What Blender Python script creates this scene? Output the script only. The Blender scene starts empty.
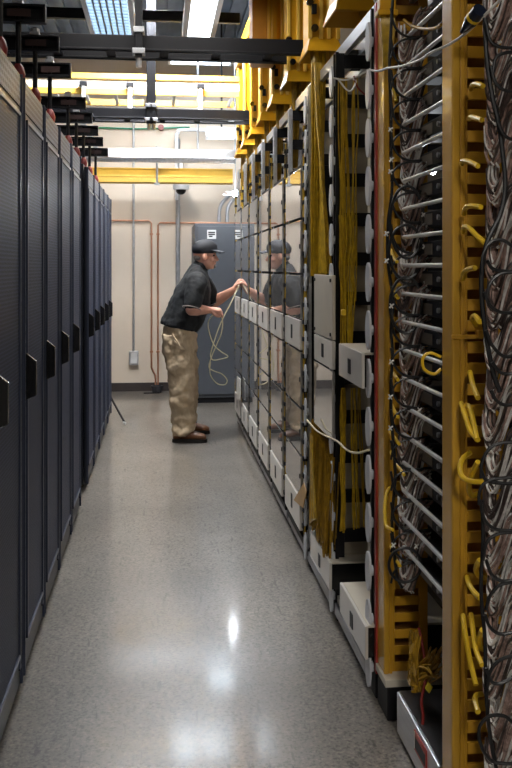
import bpy, bmesh, math, random
from mathutils import Vector, Matrix
random.seed(7)
PI = math.pi
sc = bpy.context.scene
C = sc.collection
# ------------------------------------------------------------------ camera numbers (512 x 768 frame)
F, HY, VX, EYE = 880.0, 267.0, 159.5, 1.53
TH = math.atan((256 - VX) / F); CT, ST = math.cos(TH), math.sin(TH)

def W(px, py, zc):
    xc = (px - 256) * zc / F
    return Vector((xc * CT + zc * ST, -xc * ST + zc * CT, EYE - (py - HY) * zc / F))
def Zat(py, zc): return EYE - (py - HY) * zc / F
def Yat(zc, X): return (zc - X * ST) / CT
def Dat(px, X): return F * X / (CT * (px - VX))      # depth where a line of constant X meets a column
def PX(px, py, X):
    return W(px, py, Dat(px, X))

# ------------------------------------------------------------------ materials
def nt_new(name):
    m = bpy.data.materials.new(name); m.use_nodes = True
    nt = m.node_tree
    return m, nt, nt.nodes['Principled BSDF']
def setin(b, **k):
    for a, v in k.items():
        a = a.replace('_', ' ')
        if a in b.inputs: b.inputs[a].default_value = v
def col(c): return (c[0], c[1], c[2], 1)
def mat(name, c, rough=.5, metal=0, var=.12, scale=8, bump=0, bscale=60, coat=0, spec=.5, stretch=None):
    m, nt, b = nt_new(name)
    setin(b, Roughness=rough, Metallic=metal, Coat_Weight=coat, Coat_Roughness=.05, Specular_IOR_Level=spec)
    N, L = nt.nodes, nt.links
    tc = N.new('ShaderNodeTexCoord')
    src = tc.outputs['Object']
    if stretch:
        mp = N.new('ShaderNodeMapping'); mp.inputs['Scale'].default_value = stretch
        L.new(src, mp.inputs['Vector']); src = mp.outputs['Vector']
    n = N.new('ShaderNodeTexNoise'); n.inputs['Scale'].default_value = scale; n.inputs['Detail'].default_value = 4
    L.new(src, n.inputs['Vector'])
    r = N.new('ShaderNodeValToRGB')
    r.color_ramp.elements[0].position = .3; r.color_ramp.elements[1].position = .7
    r.color_ramp.elements[0].color = col([max(0, x * (1 - var)) for x in c])
    r.color_ramp.elements[1].color = col([min(1, x * (1 + var)) for x in c])
    L.new(n.outputs['Fac'], r.inputs['Fac']); L.new(r.outputs['Color'], b.inputs['Base Color'])
    if bump:
        n2 = N.new('ShaderNodeTexNoise'); n2.inputs['Scale'].default_value = bscale
        L.new(src, n2.inputs['Vector'])
        bp = N.new('ShaderNodeBump'); bp.inputs['Strength'].default_value = bump; bp.inputs['Distance'].default_value = .004
        L.new(n2.outputs['Fac'], bp.inputs['Height']); L.new(bp.outputs['Normal'], b.inputs['Normal'])
    return m
def emit(name, c, s):
    m, nt, b = nt_new(name)
    setin(b, Base_Color=col((.8, .8, .8)), Emission_Color=col(c), Emission_Strength=s)
    return m
def mth(nt, op, a, b=None):
    n = nt.nodes.new('ShaderNodeMath'); n.operation = op
    for i, v in enumerate((a, b)):
        if v is None: continue
        if isinstance(v, (int, float)): n.inputs[i].default_value = v
        else: nt.links.new(v, n.inputs[i])
    return n.outputs[0]
def perf(name, base, hole, cy, cz, r, rough=.4, metal=.6):
    """perforated sheet: round/oval holes on a grid in the door plane (object Y, Z)"""
    m, nt, b = nt_new(name)
    tc = nt.nodes.new('ShaderNodeTexCoord'); s = nt.nodes.new('ShaderNodeSeparateXYZ')
    nt.links.new(tc.outputs['Object'], s.inputs[0])
    zr = mth(nt, 'DIVIDE', s.outputs['Z'], cz)
    row = mth(nt, 'FLOOR', zr)
    off = mth(nt, 'MULTIPLY', mth(nt, 'MODULO', row, 2.0), .5)
    fy = mth(nt, 'SUBTRACT', mth(nt, 'FRACT', mth(nt, 'ADD', mth(nt, 'DIVIDE', s.outputs['Y'], cy), off)), .5)
    fz = mth(nt, 'SUBTRACT', mth(nt, 'FRACT', zr), .5)
    d = mth(nt, 'SQRT', mth(nt, 'ADD', mth(nt, 'MULTIPLY', fy, fy), mth(nt, 'MULTIPLY', fz, fz)))
    h = mth(nt, 'LESS_THAN', d, r)
    mx = nt.nodes.new('ShaderNodeMix'); mx.data_type = 'RGBA'
    nt.links.new(h, mx.inputs['Factor'])
    mx.inputs['A'].default_value = col(base); mx.inputs['B'].default_value = col(hole)
    nt.links.new(mx.outputs['Result'], b.inputs['Base Color'])
    setin(b, Roughness=rough, Specular_IOR_Level=.22)
    nt.links.new(mth(nt, 'MULTIPLY', mth(nt, 'SUBTRACT', 1.0, h), metal), b.inputs['Metallic'])
    bp = nt.nodes.new('ShaderNodeBump'); bp.inputs['Strength'].default_value = .5; bp.inputs['Distance'].default_value = .002
    bp.invert = True
    nt.links.new(h, bp.inputs['Height']); nt.links.new(bp.outputs['Normal'], b.inputs['Normal'])
    return m

M = {}
M['cab'] = mat('dark painted steel', (.010, .012, .020), .40, .0, spec=.3, var=.15, bump=.05, bscale=300)
M['cab_perf'] = perf('perforated dark steel', (.038, .050, .105), (.002, .002, .003), .016, .013, .33, .50, .15)
M['cab_slots'] = perf('slotted dark steel', (.085, .10, .145), (.002, .002, .003), .030, .022, .33, .45, .2)
M['cab_edge'] = mat('satin steel edge', (.05, .06, .095), .34, .4, spec=.35)
M['black'] = mat('black powder coat', (.008, .008, .010), .5, 0, spec=.22)
M['blackgloss'] = mat('black plastic', (.008, .008, .009), .22)
M['rubber'] = mat('black cable jacket', (.010, .010, .011), .38)
M['redcap'] = mat('red insulator', (.20, .018, .015), .4)
M['redpost'] = mat('red painted steel', (.36, .030, .020), .4, .0)
M['redwire'] = mat('red wire', (.20, .015, .012), .4)
M['alu'] = mat('brushed aluminium', (.62, .64, .68), .3, .85, stretch=(1, .05, 1), scale=40)
M['chrome'] = mat('bright steel rod', (.86, .87, .90), .28, .6)
M['galv'] = mat('galvanised conduit', (.45, .46, .48), .38, .75, scale=20)
M['rail'] = mat('grey anodised rail', (.30, .31, .33), .35, .7)
M['whitemetal'] = mat('white painted metal', (.75, .76, .78), .4, .0, var=.04)
M['yel'] = mat('yellow moulded plastic', (.66, .34, .012), .33, 0, var=.08, spec=.5)
M['yelbeam'] = mat('yellow beam paint', (.80, .50, .075), .45, 0, var=.05)
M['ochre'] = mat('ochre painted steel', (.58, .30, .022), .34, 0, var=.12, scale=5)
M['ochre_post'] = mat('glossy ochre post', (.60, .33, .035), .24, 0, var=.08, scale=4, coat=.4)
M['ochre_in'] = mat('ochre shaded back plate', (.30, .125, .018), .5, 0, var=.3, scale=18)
M['orange'] = mat('shaded yellow plastic', (.50, .20, .010), .4, 0)  # yellow plastic with the raceway box side's shade put into the colour
M['fiber'] = mat('yellow fibre jacket', (.46, .285, .012), .4, 0, var=.35, scale=30)
M['fiber_dk'] = mat('amber fibre jacket', (.34, .19, .012), .42, 0, var=.35, scale=30)
M['jumper'] = mat('bright yellow jumper', (.78, .50, .02), .35)
M['cordm'] = mat('pale yellow cord', (.62, .55, .34), .45)
M['whitecord'] = mat('white cord', (.72, .70, .66), .45)
M['wire_w'] = mat('pale grey wires', (.88, .83, .80), .20, 0, spec=.8, var=.2, scale=60)
M['wire_m'] = mat('mauve brown wires', (.42, .29, .25), .24, 0, spec=.7, var=.45, scale=60)
M['wire_d'] = mat('dark wires', (.07, .05, .045), .35, 0, var=.5, scale=60)
M['copper'] = mat('copper pipe', (.50, .24, .14), .35, .6)
M['greenpipe'] = mat('green wire', (.02, .22, .12), .5)
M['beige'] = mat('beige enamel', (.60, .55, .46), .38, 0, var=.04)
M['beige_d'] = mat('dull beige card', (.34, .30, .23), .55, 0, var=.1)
M['strip'] = mat('dull brown strip', (.17, .14, .105), .5)
M['boxwhite'] = mat('off white enamel', (.66, .63, .58), .28, 0, var=.04, coat=.3)
M['card'] = mat('brown card', (.46, .28, .11), .7)
M['slot'] = mat('dark slot', (.010, .010, .010), .5)
M['disc'] = mat('pale grey spool cap', (.58, .60, .64), .4, 0, var=.05)
M['steelbox'] = mat('brushed steel chassis', (.36, .37, .40), .28, .9, stretch=(1, .08, 1), scale=60)
M['steeltop'] = mat('dark lid', (.10, .10, .11), .3, .7)
M['greycab'] = mat('slate grey cabinet', (.062, .069, .082), .42, .0, var=.05)
M['plate'] = mat('pale label plate', (.55, .56, .56), .5)
M['skin'] = mat('skin', (.62, .31, .215), .48, 0, var=.12, scale=14)
M['polo'] = mat('black polo cloth', (.004, .005, .006), .85, 0, var=.3, bump=.3, bscale=120)
M['khaki'] = mat('khaki twill', (.40, .30, .19), .85, 0, var=.12, scale=10, bump=.4, bscale=40)
M['leather'] = mat('brown leather', (.15, .058, .022), .40, 0, var=.3, scale=14)
M['sole'] = mat('dark rubber sole', (.015, .012, .010), .6)
M['capm'] = mat('black cap cloth', (.010, .011, .016), .7)
M['hair'] = mat('grey hair', (.20, .17, .15), .8, var=.4, scale=80)
M['eye'] = mat('dark eye', (.02, .015, .012), .2)
M['piping'] = mat('grey piping', (.26, .22, .20), .6)
M['paper'] = mat('paper tag', (.75, .74, .70), .6, var=.04)
M['tagyel'] = mat('yellow tag', (.70, .55, .03), .5)
M['base'] = mat('dark vinyl skirting', (.035, .026, .024), .5)
M['ceil'] = mat('blue grey deck', (.16, .20, .26), .6, 0, var=.2, scale=2)
M['duct'] = mat('pale blue grey duct', (.35, .42, .50), .4, .3, var=.15, scale=3)
M['pot'] = mat('dark pot', (.03, .03, .035), .5)
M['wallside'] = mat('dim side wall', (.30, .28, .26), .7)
# clear acrylic faced door: thin clear skin over pale enamel, mirror-like at grazing view
def door_mat():
    m, nt, b = nt_new('clear faced white door')
    setin(b, Base_Color=col((.30, .29, .28)), Roughness=.03, Specular_IOR_Level=.9, Coat_Weight=1.0, Coat_Roughness=.015, Coat_IOR=1.75)
    n = nt.nodes.new('ShaderNodeTexNoise'); n.inputs['Scale'].default_value = 2.2
    tc = nt.nodes.new('ShaderNodeTexCoord'); nt.links.new(tc.outputs['Object'], n.inputs['Vector'])
    bp = nt.nodes.new('ShaderNodeBump'); bp.inputs['Strength'].default_value = .02; bp.inputs['Distance'].default_value = .01
    nt.links.new(n.outputs['Fac'], bp.inputs['Height'])
    nt.links.new(bp.outputs['Normal'], b.inputs['Normal']); nt.links.new(bp.outputs['Normal'], b.inputs['Coat Normal'])
    return m
M['door'] = door_mat()
def floor_mat():
    m, nt, b = nt_new('polished concrete')
    N, L = nt.nodes, nt.links
    tc = N.new('ShaderNodeTexCoord')
    def noise(s, d=4, src=None, rough=.5):
        n = N.new('ShaderNodeTexNoise'); n.inputs['Scale'].default_value = s; n.inputs['Detail'].default_value = d
        n.inputs['Roughness'].default_value = rough
        L.new(src or tc.outputs['Object'], n.inputs['Vector']); return n.outputs['Fac']
    def ramp(fac, stops):
        r = N.new('ShaderNodeValToRGB'); e = r.color_ramp.elements
        e[0].position, e[0].color = stops[0][0], col(stops[0][1]); e[1].position, e[1].color = stops[-1][0], col(stops[-1][1])
        for p, c in stops[1:-1]:
            k = e.new(p); k.color = col(c)
        L.new(fac, r.inputs['Fac']); return r.outputs['Color']
    base = ramp(noise(1.6, 6), [(.3, (.118, .104, .089)), (.55, (.16, .142, .122)), (.75, (.20, .178, .155))])
    speck = ramp(noise(95, 2), [(.36, (.18, .165, .15)), (.46, (.9, .9, .9)), (.58, (1, 1, 1)), (.70, (1.75, 1.7, 1.6))])
    mx = N.new('ShaderNodeMix'); mx.data_type = 'RGBA'; mx.blend_type = 'MULTIPLY'; mx.inputs['Factor'].default_value = .75
    L.new(base, mx.inputs['A']); L.new(speck, mx.inputs['B'])
    # scuffs and scratches
    mp = N.new('ShaderNodeMapping'); mp.inputs['Scale'].default_value = (16, 2.4, 1); mp.inputs['Rotation'].default_value = (0, 0, .5)
    L.new(tc.outputs['Object'], mp.inputs['Vector'])
    sc_ = ramp(noise(3.0, 3, mp.outputs['Vector'], .6), [(.62, (1, 1, 1)), (.69, (.30, .28, .27))])
    mx2 = N.new('ShaderNodeMix'); mx2.data_type = 'RGBA'; mx2.blend_type = 'MULTIPLY'; mx2.inputs['Factor'].default_value = .8
    L.new(mx.outputs['Result'], mx2.inputs['A']); L.new(sc_, mx2.inputs['B'])
    L.new(mx2.outputs['Result'], b.inputs['Base Color'])
    rr = N.new('ShaderNodeMapRange'); rr.inputs['To Min'].default_value = .285; rr.inputs['To Max'].default_value = .36
    L.new(noise(5, 5), rr.inputs['Value']); L.new(rr.outputs['Result'], b.inputs['Roughness'])
    bp = N.new('ShaderNodeBump'); bp.inputs['Strength'].default_value = .06; bp.inputs['Distance'].default_value = .004
    L.new(noise(26, 3), bp.inputs['Height']); L.new(bp.outputs['Normal'], b.inputs['Normal'])
    setin(b, Specular_IOR_Level=.7, Coat_Weight=.55, Coat_Roughness=.10)
    return m
M['floor'] = floor_mat()
M['wall'] = mat('beige painted block', (.63, .54, .44), .6, 0, var=.03, scale=3, bump=.1, bscale=90)
M['lamp_soft'] = emit('fluorescent diffuser', (.90, .95, 1.0), 2.6)
M['lamp_grid'] = emit('fluorescent behind louvre', (.66, .84, 1.0), 3.2)
M['fill_near'] = emit('warm white fill panel', (1.0, .95, .87), 3.5)  # near, far, back, mid, rear, wall, end: added fill panels
M['fill_far'] = emit('cool fill panel', (.95, .97, 1.0), 105)
M['fill_back'] = emit('soft blue white fill panel', (.74, .86, 1.0), 9)
M['lamp_small'] = emit('small lamp bulb', (.9, .95, 1.0), 60)
M['fill_mid'] = emit('neutral fill panel', (1.0, .97, .93), 6.5)
M['fill_rear'] = emit('warm fill panel', (1.0, .95, .87), 40)
M['fill_wall'] = emit('warm white wall fill panel', (1.0, .96, .90), 34)
M['fill_end'] = emit('cool end fill panel', (.76, .88, 1.0), 12)
M['lamp_hot'] = emit('bare lamp bulb', (.86, .93, 1.0), 260)

# ------------------------------------------------------------------ mesh helpers
def cr(pts, n=6):
    """Catmull-Rom through pts"""
    P = [Vector(p) for p in pts]
    if len(P) < 3: return P
    P = [P[0] * 2 - P[1]] + P + [P[-1] * 2 - P[-2]]
    out = []
    for i in range(1, len(P) - 2):
        a, b, c, d = P[i-1:i+3]
        for k in range(n):
            t = k / n
            out.append(.5 * ((2*b) + (c-a)*t + (2*a-5*b+4*c-d)*t*t + (3*b-a-3*c+d)*t**3))
    out.append(P[-2]); return out

class MB:
    def __init__(s): s.bm = bmesh.new(); s.smooth = False
    def box(s, lo, hi):
        x0, y0, z0 = lo; x1, y1, z1 = hi
        v = [s.bm.verts.new(p) for p in ((x0,y0,z0),(x1,y0,z0),(x1,y1,z0),(x0,y1,z0),(x0,y0,z1),(x1,y0,z1),(x1,y1,z1),(x0,y1,z1))]
        for f in ((0,3,2,1),(4,5,6,7),(0,1,5,4),(1,2,6,5),(2,3,7,6),(3,0,4,7)): s.bm.faces.new([v[i] for i in f])
        return s
    def hexa(s, bottom, top):
        v = [s.bm.verts.new(p) for p in list(bottom) + list(top)]
        n = len(bottom)
        s.bm.faces.new(list(reversed(v[:n]))); s.bm.faces.new(v[n:])
        for i in range(n): s.bm.faces.new([v[i], v[(i+1)%n], v[n+(i+1)%n], v[n+i]])
        return s
    def tube(s, pts, r, n=6, cap=True):
        P = [Vector(p) for p in pts]; rr = r if isinstance(r, (list, tuple)) else [r] * len(P)
        up = None; rings = []
        for i, p in enumerate(P):
            t = (P[min(i+1, len(P)-1)] - P[max(i-1, 0)])
            if t.length < 1e-9: t = Vector((0, 0, 1))
            t.normalize()
            if up is None:
                up = Vector((0, 0, 1)) if abs(t.z) < .9 else Vector((1, 0, 0))
            up = up - t * up.dot(t)
            if up.length < 1e-6: up = t.orthogonal()
            up.normalize(); sd = t.cross(up)
            rings.append([s.bm.verts.new(p + (up * math.cos(2*PI*k/n) + sd * math.sin(2*PI*k/n)) * rr[i]) for k in range(n)])
        for a, b in zip(rings, rings[1:]):
            for k in range(n): s.bm.faces.new((a[k], a[(k+1)%n], b[(k+1)%n], b[k]))
        if cap:
            s.bm.faces.new(list(reversed(rings[0]))); s.bm.faces.new(rings[-1])
        s.smooth = True
        return s
    def ell(s, c, r, rot=None, u=16, v=10):
        mtx = Matrix.Translation(Vector(c)) @ (rot.to_4x4() if rot else Matrix()) @ Matrix.Diagonal((r[0], r[1], r[2], 1))
        bmesh.ops.create_uvsphere(s.bm, u_segments=u, v_segments=v, radius=1, matrix=mtx); s.smooth = True
        return s
    def disc(s, c, axis, r, th, n=24):
        c = Vector(c); a = Vector(axis).normalized()
        return s.tube([c - a * th/2, c + a * th/2], r, n)
    def lathe(s, c, prof, n=20):
        rings = [[s.bm.verts.new((c[0] + r*math.cos(2*PI*k/n), c[1] + r*math.sin(2*PI*k/n), c[2] + z)) for k in range(n)] for r, z in prof]
        for a, b in zip(rings, rings[1:]):
            for k in range(n): s.bm.faces.new((a[k], a[(k+1)%n], b[(k+1)%n], b[k]))
        s.bm.faces.new(list(reversed(rings[0]))); s.bm.faces.new(rings[-1]); s.smooth = True
        return s
    def build(s, name, m, parent=None, bevel=0, smooth=None):
        bmesh.ops.recalc_face_normals(s.bm, faces=s.bm.faces)
        org = world_loc(parent) if parent else None
        if parent is None:
            vs = [v.co for v in s.bm.verts]
            lo = [min(v[i] for v in vs) for i in range(3)]; hi = [max(v[i] for v in vs) for i in range(3)]
            org = Vector(((lo[0]+hi[0])/2, (lo[1]+hi[1])/2, lo[2]))
        for v in s.bm.verts: v.co -= org
        me = bpy.data.meshes.new(name); s.bm.to_mesh(me); s.bm.free()
        o = bpy.data.objects.new(name, me); C.objects.link(o)
        if m is not None: me.materials.append(m if not isinstance(m, str) else M[m])
        if parent: o.parent = parent
        else: o.location = org
        if bevel:
            bv = o.modifiers.new('bevel', 'BEVEL'); bv.width = bevel; bv.segments = 2; bv.limit_method = 'ANGLE'; bv.angle_limit = .6
        if s.smooth if smooth is None else smooth:
            for p in me.polygons: p.use_smooth = True
            if bevel == 0:
                try: me.set_sharp_from_angle(angle=.7)
                except Exception: pass
        return o
def world_loc(o):
    v = Vector((0, 0, 0))
    while o: v += o.location; o = o.parent
    return v
def tag(o, label=None, cat=None, group=None, kind=None):
    if label: o['label'] = label
    if cat: o['category'] = cat
    if group: o['group'] = group
    if kind: o['kind'] = kind
    return o
def thing(name, label, cat, loc=(0, 0, 0), group=None):
    o = bpy.data.objects.new(name, None); C.objects.link(o); o.location = loc; o.empty_display_size = .1
    return tag(o, label, cat, group)
def dup(root, loc, label, group=None):
    r = root.copy(); C.objects.link(r); r.location = loc; r['label'] = label
    if group: r['group'] = group
    for ch in list(root.children):
        c = ch.copy(); C.objects.link(c); c.parent = r
        for g in list(ch.children):
            d = g.copy(); C.objects.link(d); d.parent = c
    return r
def struct(name, mb, m, bevel=0):
    o = mb.build(name, m, None, bevel); o['kind'] = 'structure'; return o
ORD = ['first', 'second', 'third', 'fourth', 'fifth', 'sixth', 'seventh', 'eighth', 'ninth', 'tenth', 'eleventh', 'twelfth',
       'thirteenth', 'fourteenth', 'fifteenth', 'sixteenth', 'seventeenth', 'eighteenth', 'nineteenth', 'twentieth']

# ------------------------------------------------------------------ the room
YW = 10.95            # back wall
XLW, XRW, YN, ZC = -2.3, 2.3, -2.6, 4.3
struct('floor', MB().box((XLW, YN, -.1), (XRW, YW + .1, 0)), 'floor')
struct('wall_back', MB().box((XLW, YW, 0), (XRW, YW + .1, ZC)), 'wall')
struct('wall_left', MB().box((XLW - .1, YN, 0), (XLW, YW + .1, ZC)), 'wallside')
struct('wall_right', MB().box((XRW, YN, 0), (XRW + .1, YW + .1, ZC)), 'wallside')
struct('wall_front', MB().box((XLW - .1, YN - .1, 0), (XRW + .1, YN, ZC)), 'wallside')
ce = MB().box((XLW - .1, YN - .1, ZC), (XRW + .1, YW + .1, ZC + .1))
for i in range(28):                                   # corrugated deck ribs
    x = XLW + .08 + i * .165
    ce.box((x, YN, ZC - .05), (x + .07, YW, ZC))
struct('ceiling', ce, 'ceil')
struct('baseboard_back', MB().box((XLW, YW - .02, 0), (XRW, YW, .105)), 'base', .003)

# ------------------------------------------------------------------ server cabinets on the left
XL = -.484
def make_cabinet():
    t = thing('server_cabinet', '', 'server cabinet', (0, 0, 0), 'black server cabinets along the aisle')
    w, H = .565, 2.24
    MB().box((-1.05, .004, .03), (-.035, w - .004, H)).build('cabinet_body', 'cab', t, .004)
    MB().box((-1.0, .03, 0), (-.06, w - .03, .03)).build('plinth', 'black', t)
    d = MB()
    d.box((-.03, .008, .04), (-.012, w - .008, H - .02))
    dr = d.build('door', 'cab', t, .003)
    MB().box((-.012, .075, .17), (-.006, w - .075, 2.06)).build('perforated_panel', 'cab_perf', dr)
    MB().box((-.012, .03, 2.10), (-.008, w - .03, 2.205)).build('vent_grille', 'cab_slots', dr)
    sl = MB()
    for y in (.018, w - .045): sl.box((-.012, y, .10), (-.006, y + .028, 2.08))
    sl.build('slotted_strip', 'cab_slots', dr)
    fr = MB()
    for y in (.06, w - .075): fr.box((-.012, y, .155), (0, y + .015, 2.075))
    for z in (.155, 2.06): fr.box((-.012, .06, z), (0, w - .06, z + .015))
    for y in (.008, w - .014): fr.box((-.014, y, .04), (-.002, y + .006, H - .02))
    fr.build('raised_border', 'cab_edge', dr, .002)
    h = MB()
    pr = [(0, 1.045), (.036, 1.06), (.036, 1.185), (0, 1.215)]
    h.hexa([(x, .012, z) for x, z in pr], [(x, .034, z) for x, z in pr])
    h.build('handle', 'blackgloss', dr, .002)
    MB().box((-1.0, .02, H), (-.05, w - .02, H + .004)).build('top_cover', 'cab_edge', t, .001)
    return t
proto = make_cabinet()
starts = [2.60, 3.20, 3.775, 4.35, 4.94, 6.04, 6.64, 7.235, 7.83, 8.425]
for i, z in enumerate(starts):
    loc = (XL, Yat(z, XL), 0)
    if i < 5: lab = f'black perforated-door server cabinet, {ORD[i]} from the near end of the row'
    else: lab = f'black perforated-door server cabinet, {ORD[i-5]} beyond the dark gap in the row'
    if i == 0: proto.location = loc; proto['label'] = lab
    else: dup(proto, loc, lab)
g0, g1 = Yat(5.52, XL), Yat(6.03, XL)  # black sheet put in the open gap for its shade
tag(MB().box((-1.45, g0 + .01, 0), (XL - .10, g1 - .01, 2.20)).build('gap_shade', 'black', None, .004),
    'black sheet standing in for the shade in the gap between server cabinets', 'panel')

# hanger assemblies above the cabinets
def make_hanger():
    t = thing('strut_hanger', '', 'strut hanger', (0, 0, 0), 'black strut hangers above the cabinets')
    MB().lathe((0, 0, 0), [(.012, 0), (.024, .008), (.027, .035), (.020, .062), (.011, .075)], 14).build('insulator_cap', 'redcap', t)
    MB().tube([(0, 0, .07), (0, 0, .34)], .011, 8).build('threaded_rod', 'black', t)
    a = MB()
    a.box((-.75, -.022, .235), (.105, .022, .245)).box((-.75, -.022, .295), (.105, .022, .305))
    a.box((-.75, .012, .245), (.105, .022, .295)).box((.095, -.022, .24), (.105, .022, .30))
    a.build('strut_arm', 'black', t, .002)
    MB().box((-.02, -.03, .305), (.02, .03, .318)).tube([(0, 0, .318), (0, 0, .336)], .02, 6).build('clamp_nut', 'galv', t)
    MB().box((-.04, -.0225, .255), (.05, -.0215, .285)).build('maker_plate', mat('dull red plate', (.035, .012, .010), .6), t)
    return t
hp = make_hanger()
hz = [3.02, 3.42, 3.88, 4.40, 5.28, 5.80, 6.35, 6.90, 7.55]
for i, z in enumerate(hz):
    loc = (-.545, Yat(z, -.545), 2.244 if not (5.55 < z < 6.0) else 2.244)
    lab = f'black strut arm on red-footed rod above the cabinets, {ORD[i]} from the near end'
    if i == 0: hp.location = loc; hp['label'] = lab
    else: dup(hp, loc, lab)

# ------------------------------------------------------------------ overhead black cable trays across the aisle
def tray(z0, dz, x0, x1, zb, label, hz_px, ztop):
    y0, y1 = Yat(z0, 0), Yat(z0 + dz, 0)
    t = thing('cable_tray', label, 'cable tray', ((x0 + x1)/2, y0, zb), 'black trays hung across the aisle')
    for y in (y0, y1):
        MB().box((x0, y - .012, zb), (x1, y + .012, zb + .088)).box((x0, y - .022, zb), (x1, y + .022, zb + .012)).build('side_rail', 'black', t, .003)
    n = int((x1 - x0) / .3)
    for i in range(n):
        x = x0 + .1 + i * .3
        MB().box((x, y0, zb + .012), (x + .05, y1, zb + .032)).build('rung', 'black', t)
    for px, dd in hz_px:
        X = W(px, 60, z0).x
        yy = y0 - .05
        MB().box((X - .02, yy - .02, zb - .05), (X + .02, yy + .02, ztop)).build('hanger_strut', 'black', t, .003)
        c = MB().box((X - .035, yy - .035, zb - .03), (X + .035, y0 - .013, zb + .0))
        MB().box((X - .03, yy - .03, zb + .088), (X + .03, y0 + .02, zb + .12)).build('upper_clamp', 'galv', t, .003)
        c.build('clamp', 'galv', t, .003)
        MB().tube([(X, yy, zb - .10), (X, yy, zb - .03)], .016, 8).build('clamp_bolt', 'galv', t)
    return t
tray(4.93, .20, -1.6, .845, 2.735, 'near black cable tray crossing the aisle below the ceiling lights', [(139, 0)], 3.9)
tray(7.50, .20, -1.6, .83, 2.79, 'far black cable tray crossing the aisle above the yellow beam', [(149, 0), (153.5, 0)], 4.0)

# pale aluminium strut and yellow beam in front of the back wall
yA = Yat(9.75, 0)
t = thing('aluminium_strut', 'bright aluminium strut crossing just above the yellow beam at the back', 'strut', (.1, yA, 2.74))
MB().box((-1.5, yA - .03, 2.735), (.86, yA + .03, 2.745)).box((-1.5, yA - .03, 2.745), (.86, yA - .022, 2.835)).box((-1.5, yA + .022, 2.745), (.86, yA + .03, 2.835)).build('channel', 'alu', t, .003)
MB().box((-1.5, yA + .1, 2.70), (.86, yA + .13, 2.78)).build('rear_channel', 'alu', t, .003)
for px in (198, 236):
    X = W(px, 150, 9.75).x
    MB().tube([(X, yA, 2.735), (X, yA, 4.25)], .012, 8).build('hanger_rod', 'galv', t)
yB = Yat(10.05, 0)
bm_ = thing('yellow_beam', 'long yellow beam running horizontally across the back wall', 'beam', (.1, yB, 2.5))
MB().box((-1.5, yB, 2.49), (.84, yB + .012, 2.66)).box((-1.5, yB, 2.49), (.84, yB + .14, 2.502)).box((-1.5, yB - .012, 2.645), (.84, yB + .14, 2.66)).build('channel', 'yelbeam', bm_, .003)
MB().box((-1.5, yB - .012, 2.555), (.84, yB, 2.575)).build('raised_rib', 'yelbeam', bm_, .002)
X = W(157, 165, 10).x
t = thing('rod_hanger', 'galvanised hanger rod clamping the yellow beam to the aluminium strut', 'hanger rod', (X, yB - .05, 2.47))
MB().tube([(X, yB - .035, 2.47), (X, yB - .035, 2.90)], .013, 8).build('rod', 'galv', t)
MB().box((X - .035, yA + .032, 2.80), (X + .035, yB - .025, 2.86)).build('upper_clamp', 'galv', t, .003)
MB().box((X - .03, yB - .06, 2.465), (X + .03, yB + .03, 2.487)).build('lower_clamp', 'galv', t, .003)

# cross raceway high up (yellow, two lips with a pale floor between)
y0, y1 = Yat(8.0, 0), Yat(8.62, 0)
t = thing('cross_raceway', 'yellow overhead raceway crossing high above the far black tray', 'raceway', (-.2, y0, 3.09))
MB().box((-1.6, y0, 3.10), (.73, y0 + .02, 3.27)).build('front_side', 'boxwhite', t, .004)
for za, zb in ((3.085, 3.14), (3.225, 3.275)): MB().box((-1.6, y0 - .02, za), (.73, y0, zb)).build('edge_rail', 'yelbeam', t, .004)
MB().box((-1.6, y1 - .02, 3.10), (.73, y1, 3.16)).build('rear_side', 'yelbeam', t, .004)
for i in range(9): MB().box((-1.5 + i * .27, y0 + .02, 3.11), (-1.47 + i * .27, y1 - .02, 3.13)).build('rung', 'galv', t)
for i, px in enumerate((84, 130, 201)):
    X = W(px, 95, 7.95).x
    t2 = thing('hanger_post', f'pale hanger post below the yellow cross raceway, {ORD[i]} from the cabinets', 'hanger post', (X, y0 - .05, 2.82), 'posts under the cross raceway')
    MB().tube([(X, y0 - .05, 2.885), (X, y0 - .05, 3.16)], .02, 10).build('post', 'whitemetal', t2)
    MB().box((X - .035, y0 - .075, 3.15), (X + .035, y0 - .022, 3.19)).build('bracket', 'black', t2, .003)

# ------------------------------------------------------------------ ceiling: lights, ducts
def troffer(name, label, x0, x1, z0, z1, Z, m, grid):
    y0, y1 = Yat(z0, 0), Yat(z1, 0)
    t = thing(name, label, 'ceiling light', ((x0+x1)/2, (y0+y1)/2, Z), 'fluorescent ceiling lights')
    MB().box((x0, y0, Z + .02), (x1, y1, Z + .10)).build('housing', 'whitemetal', t, .004)
    fr = MB(); e = .035
    fr.box((x0, y0, Z), (x0 + e, y1, Z + .02)).box((x1 - e, y0, Z), (x1, y1, Z + .02)).box((x0 + e, y0, Z), (x1 - e, y0 + e, Z + .02)).box((x0 + e, y1 - e, Z), (x1 - e, y1, Z + .02))
    fr.build('frame', 'whitemetal', t, .003)
    MB().box((x0 + e, y0 + e, Z + .010), (x1 - e, y1 - e, Z + .018)).build('diffuser', m, t)
    if grid:
        g = MB()
        n = 6
        for i in range(1, n):
            x = x0 + e + (x1 - x0 - 2*e) * i / n
            g.box((x - .006, y0 + e, Z - .012), (x + .006, y1 - e, Z + .009))
        k = int((y1 - y0) / .075)
        for i in range(1, k):
            y = y0 + e + (y1 - y0 - 2*e) * i / k
            g.box((x0 + e, y - .004, Z - .012), (x1 - e, y + .004, Z + .009))
        g.build('louvre', mat('grey louvre', (.30, .36, .42), .4, .4), t)
    for y in (y0 + .2, y1 - .2):
        MB().tube([((x0+x1)/2, y, Z + .1), ((x0+x1)/2, y, ZC - .05)], .006, 6).build('suspension_rod', 'black', t)
    return t
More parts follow.
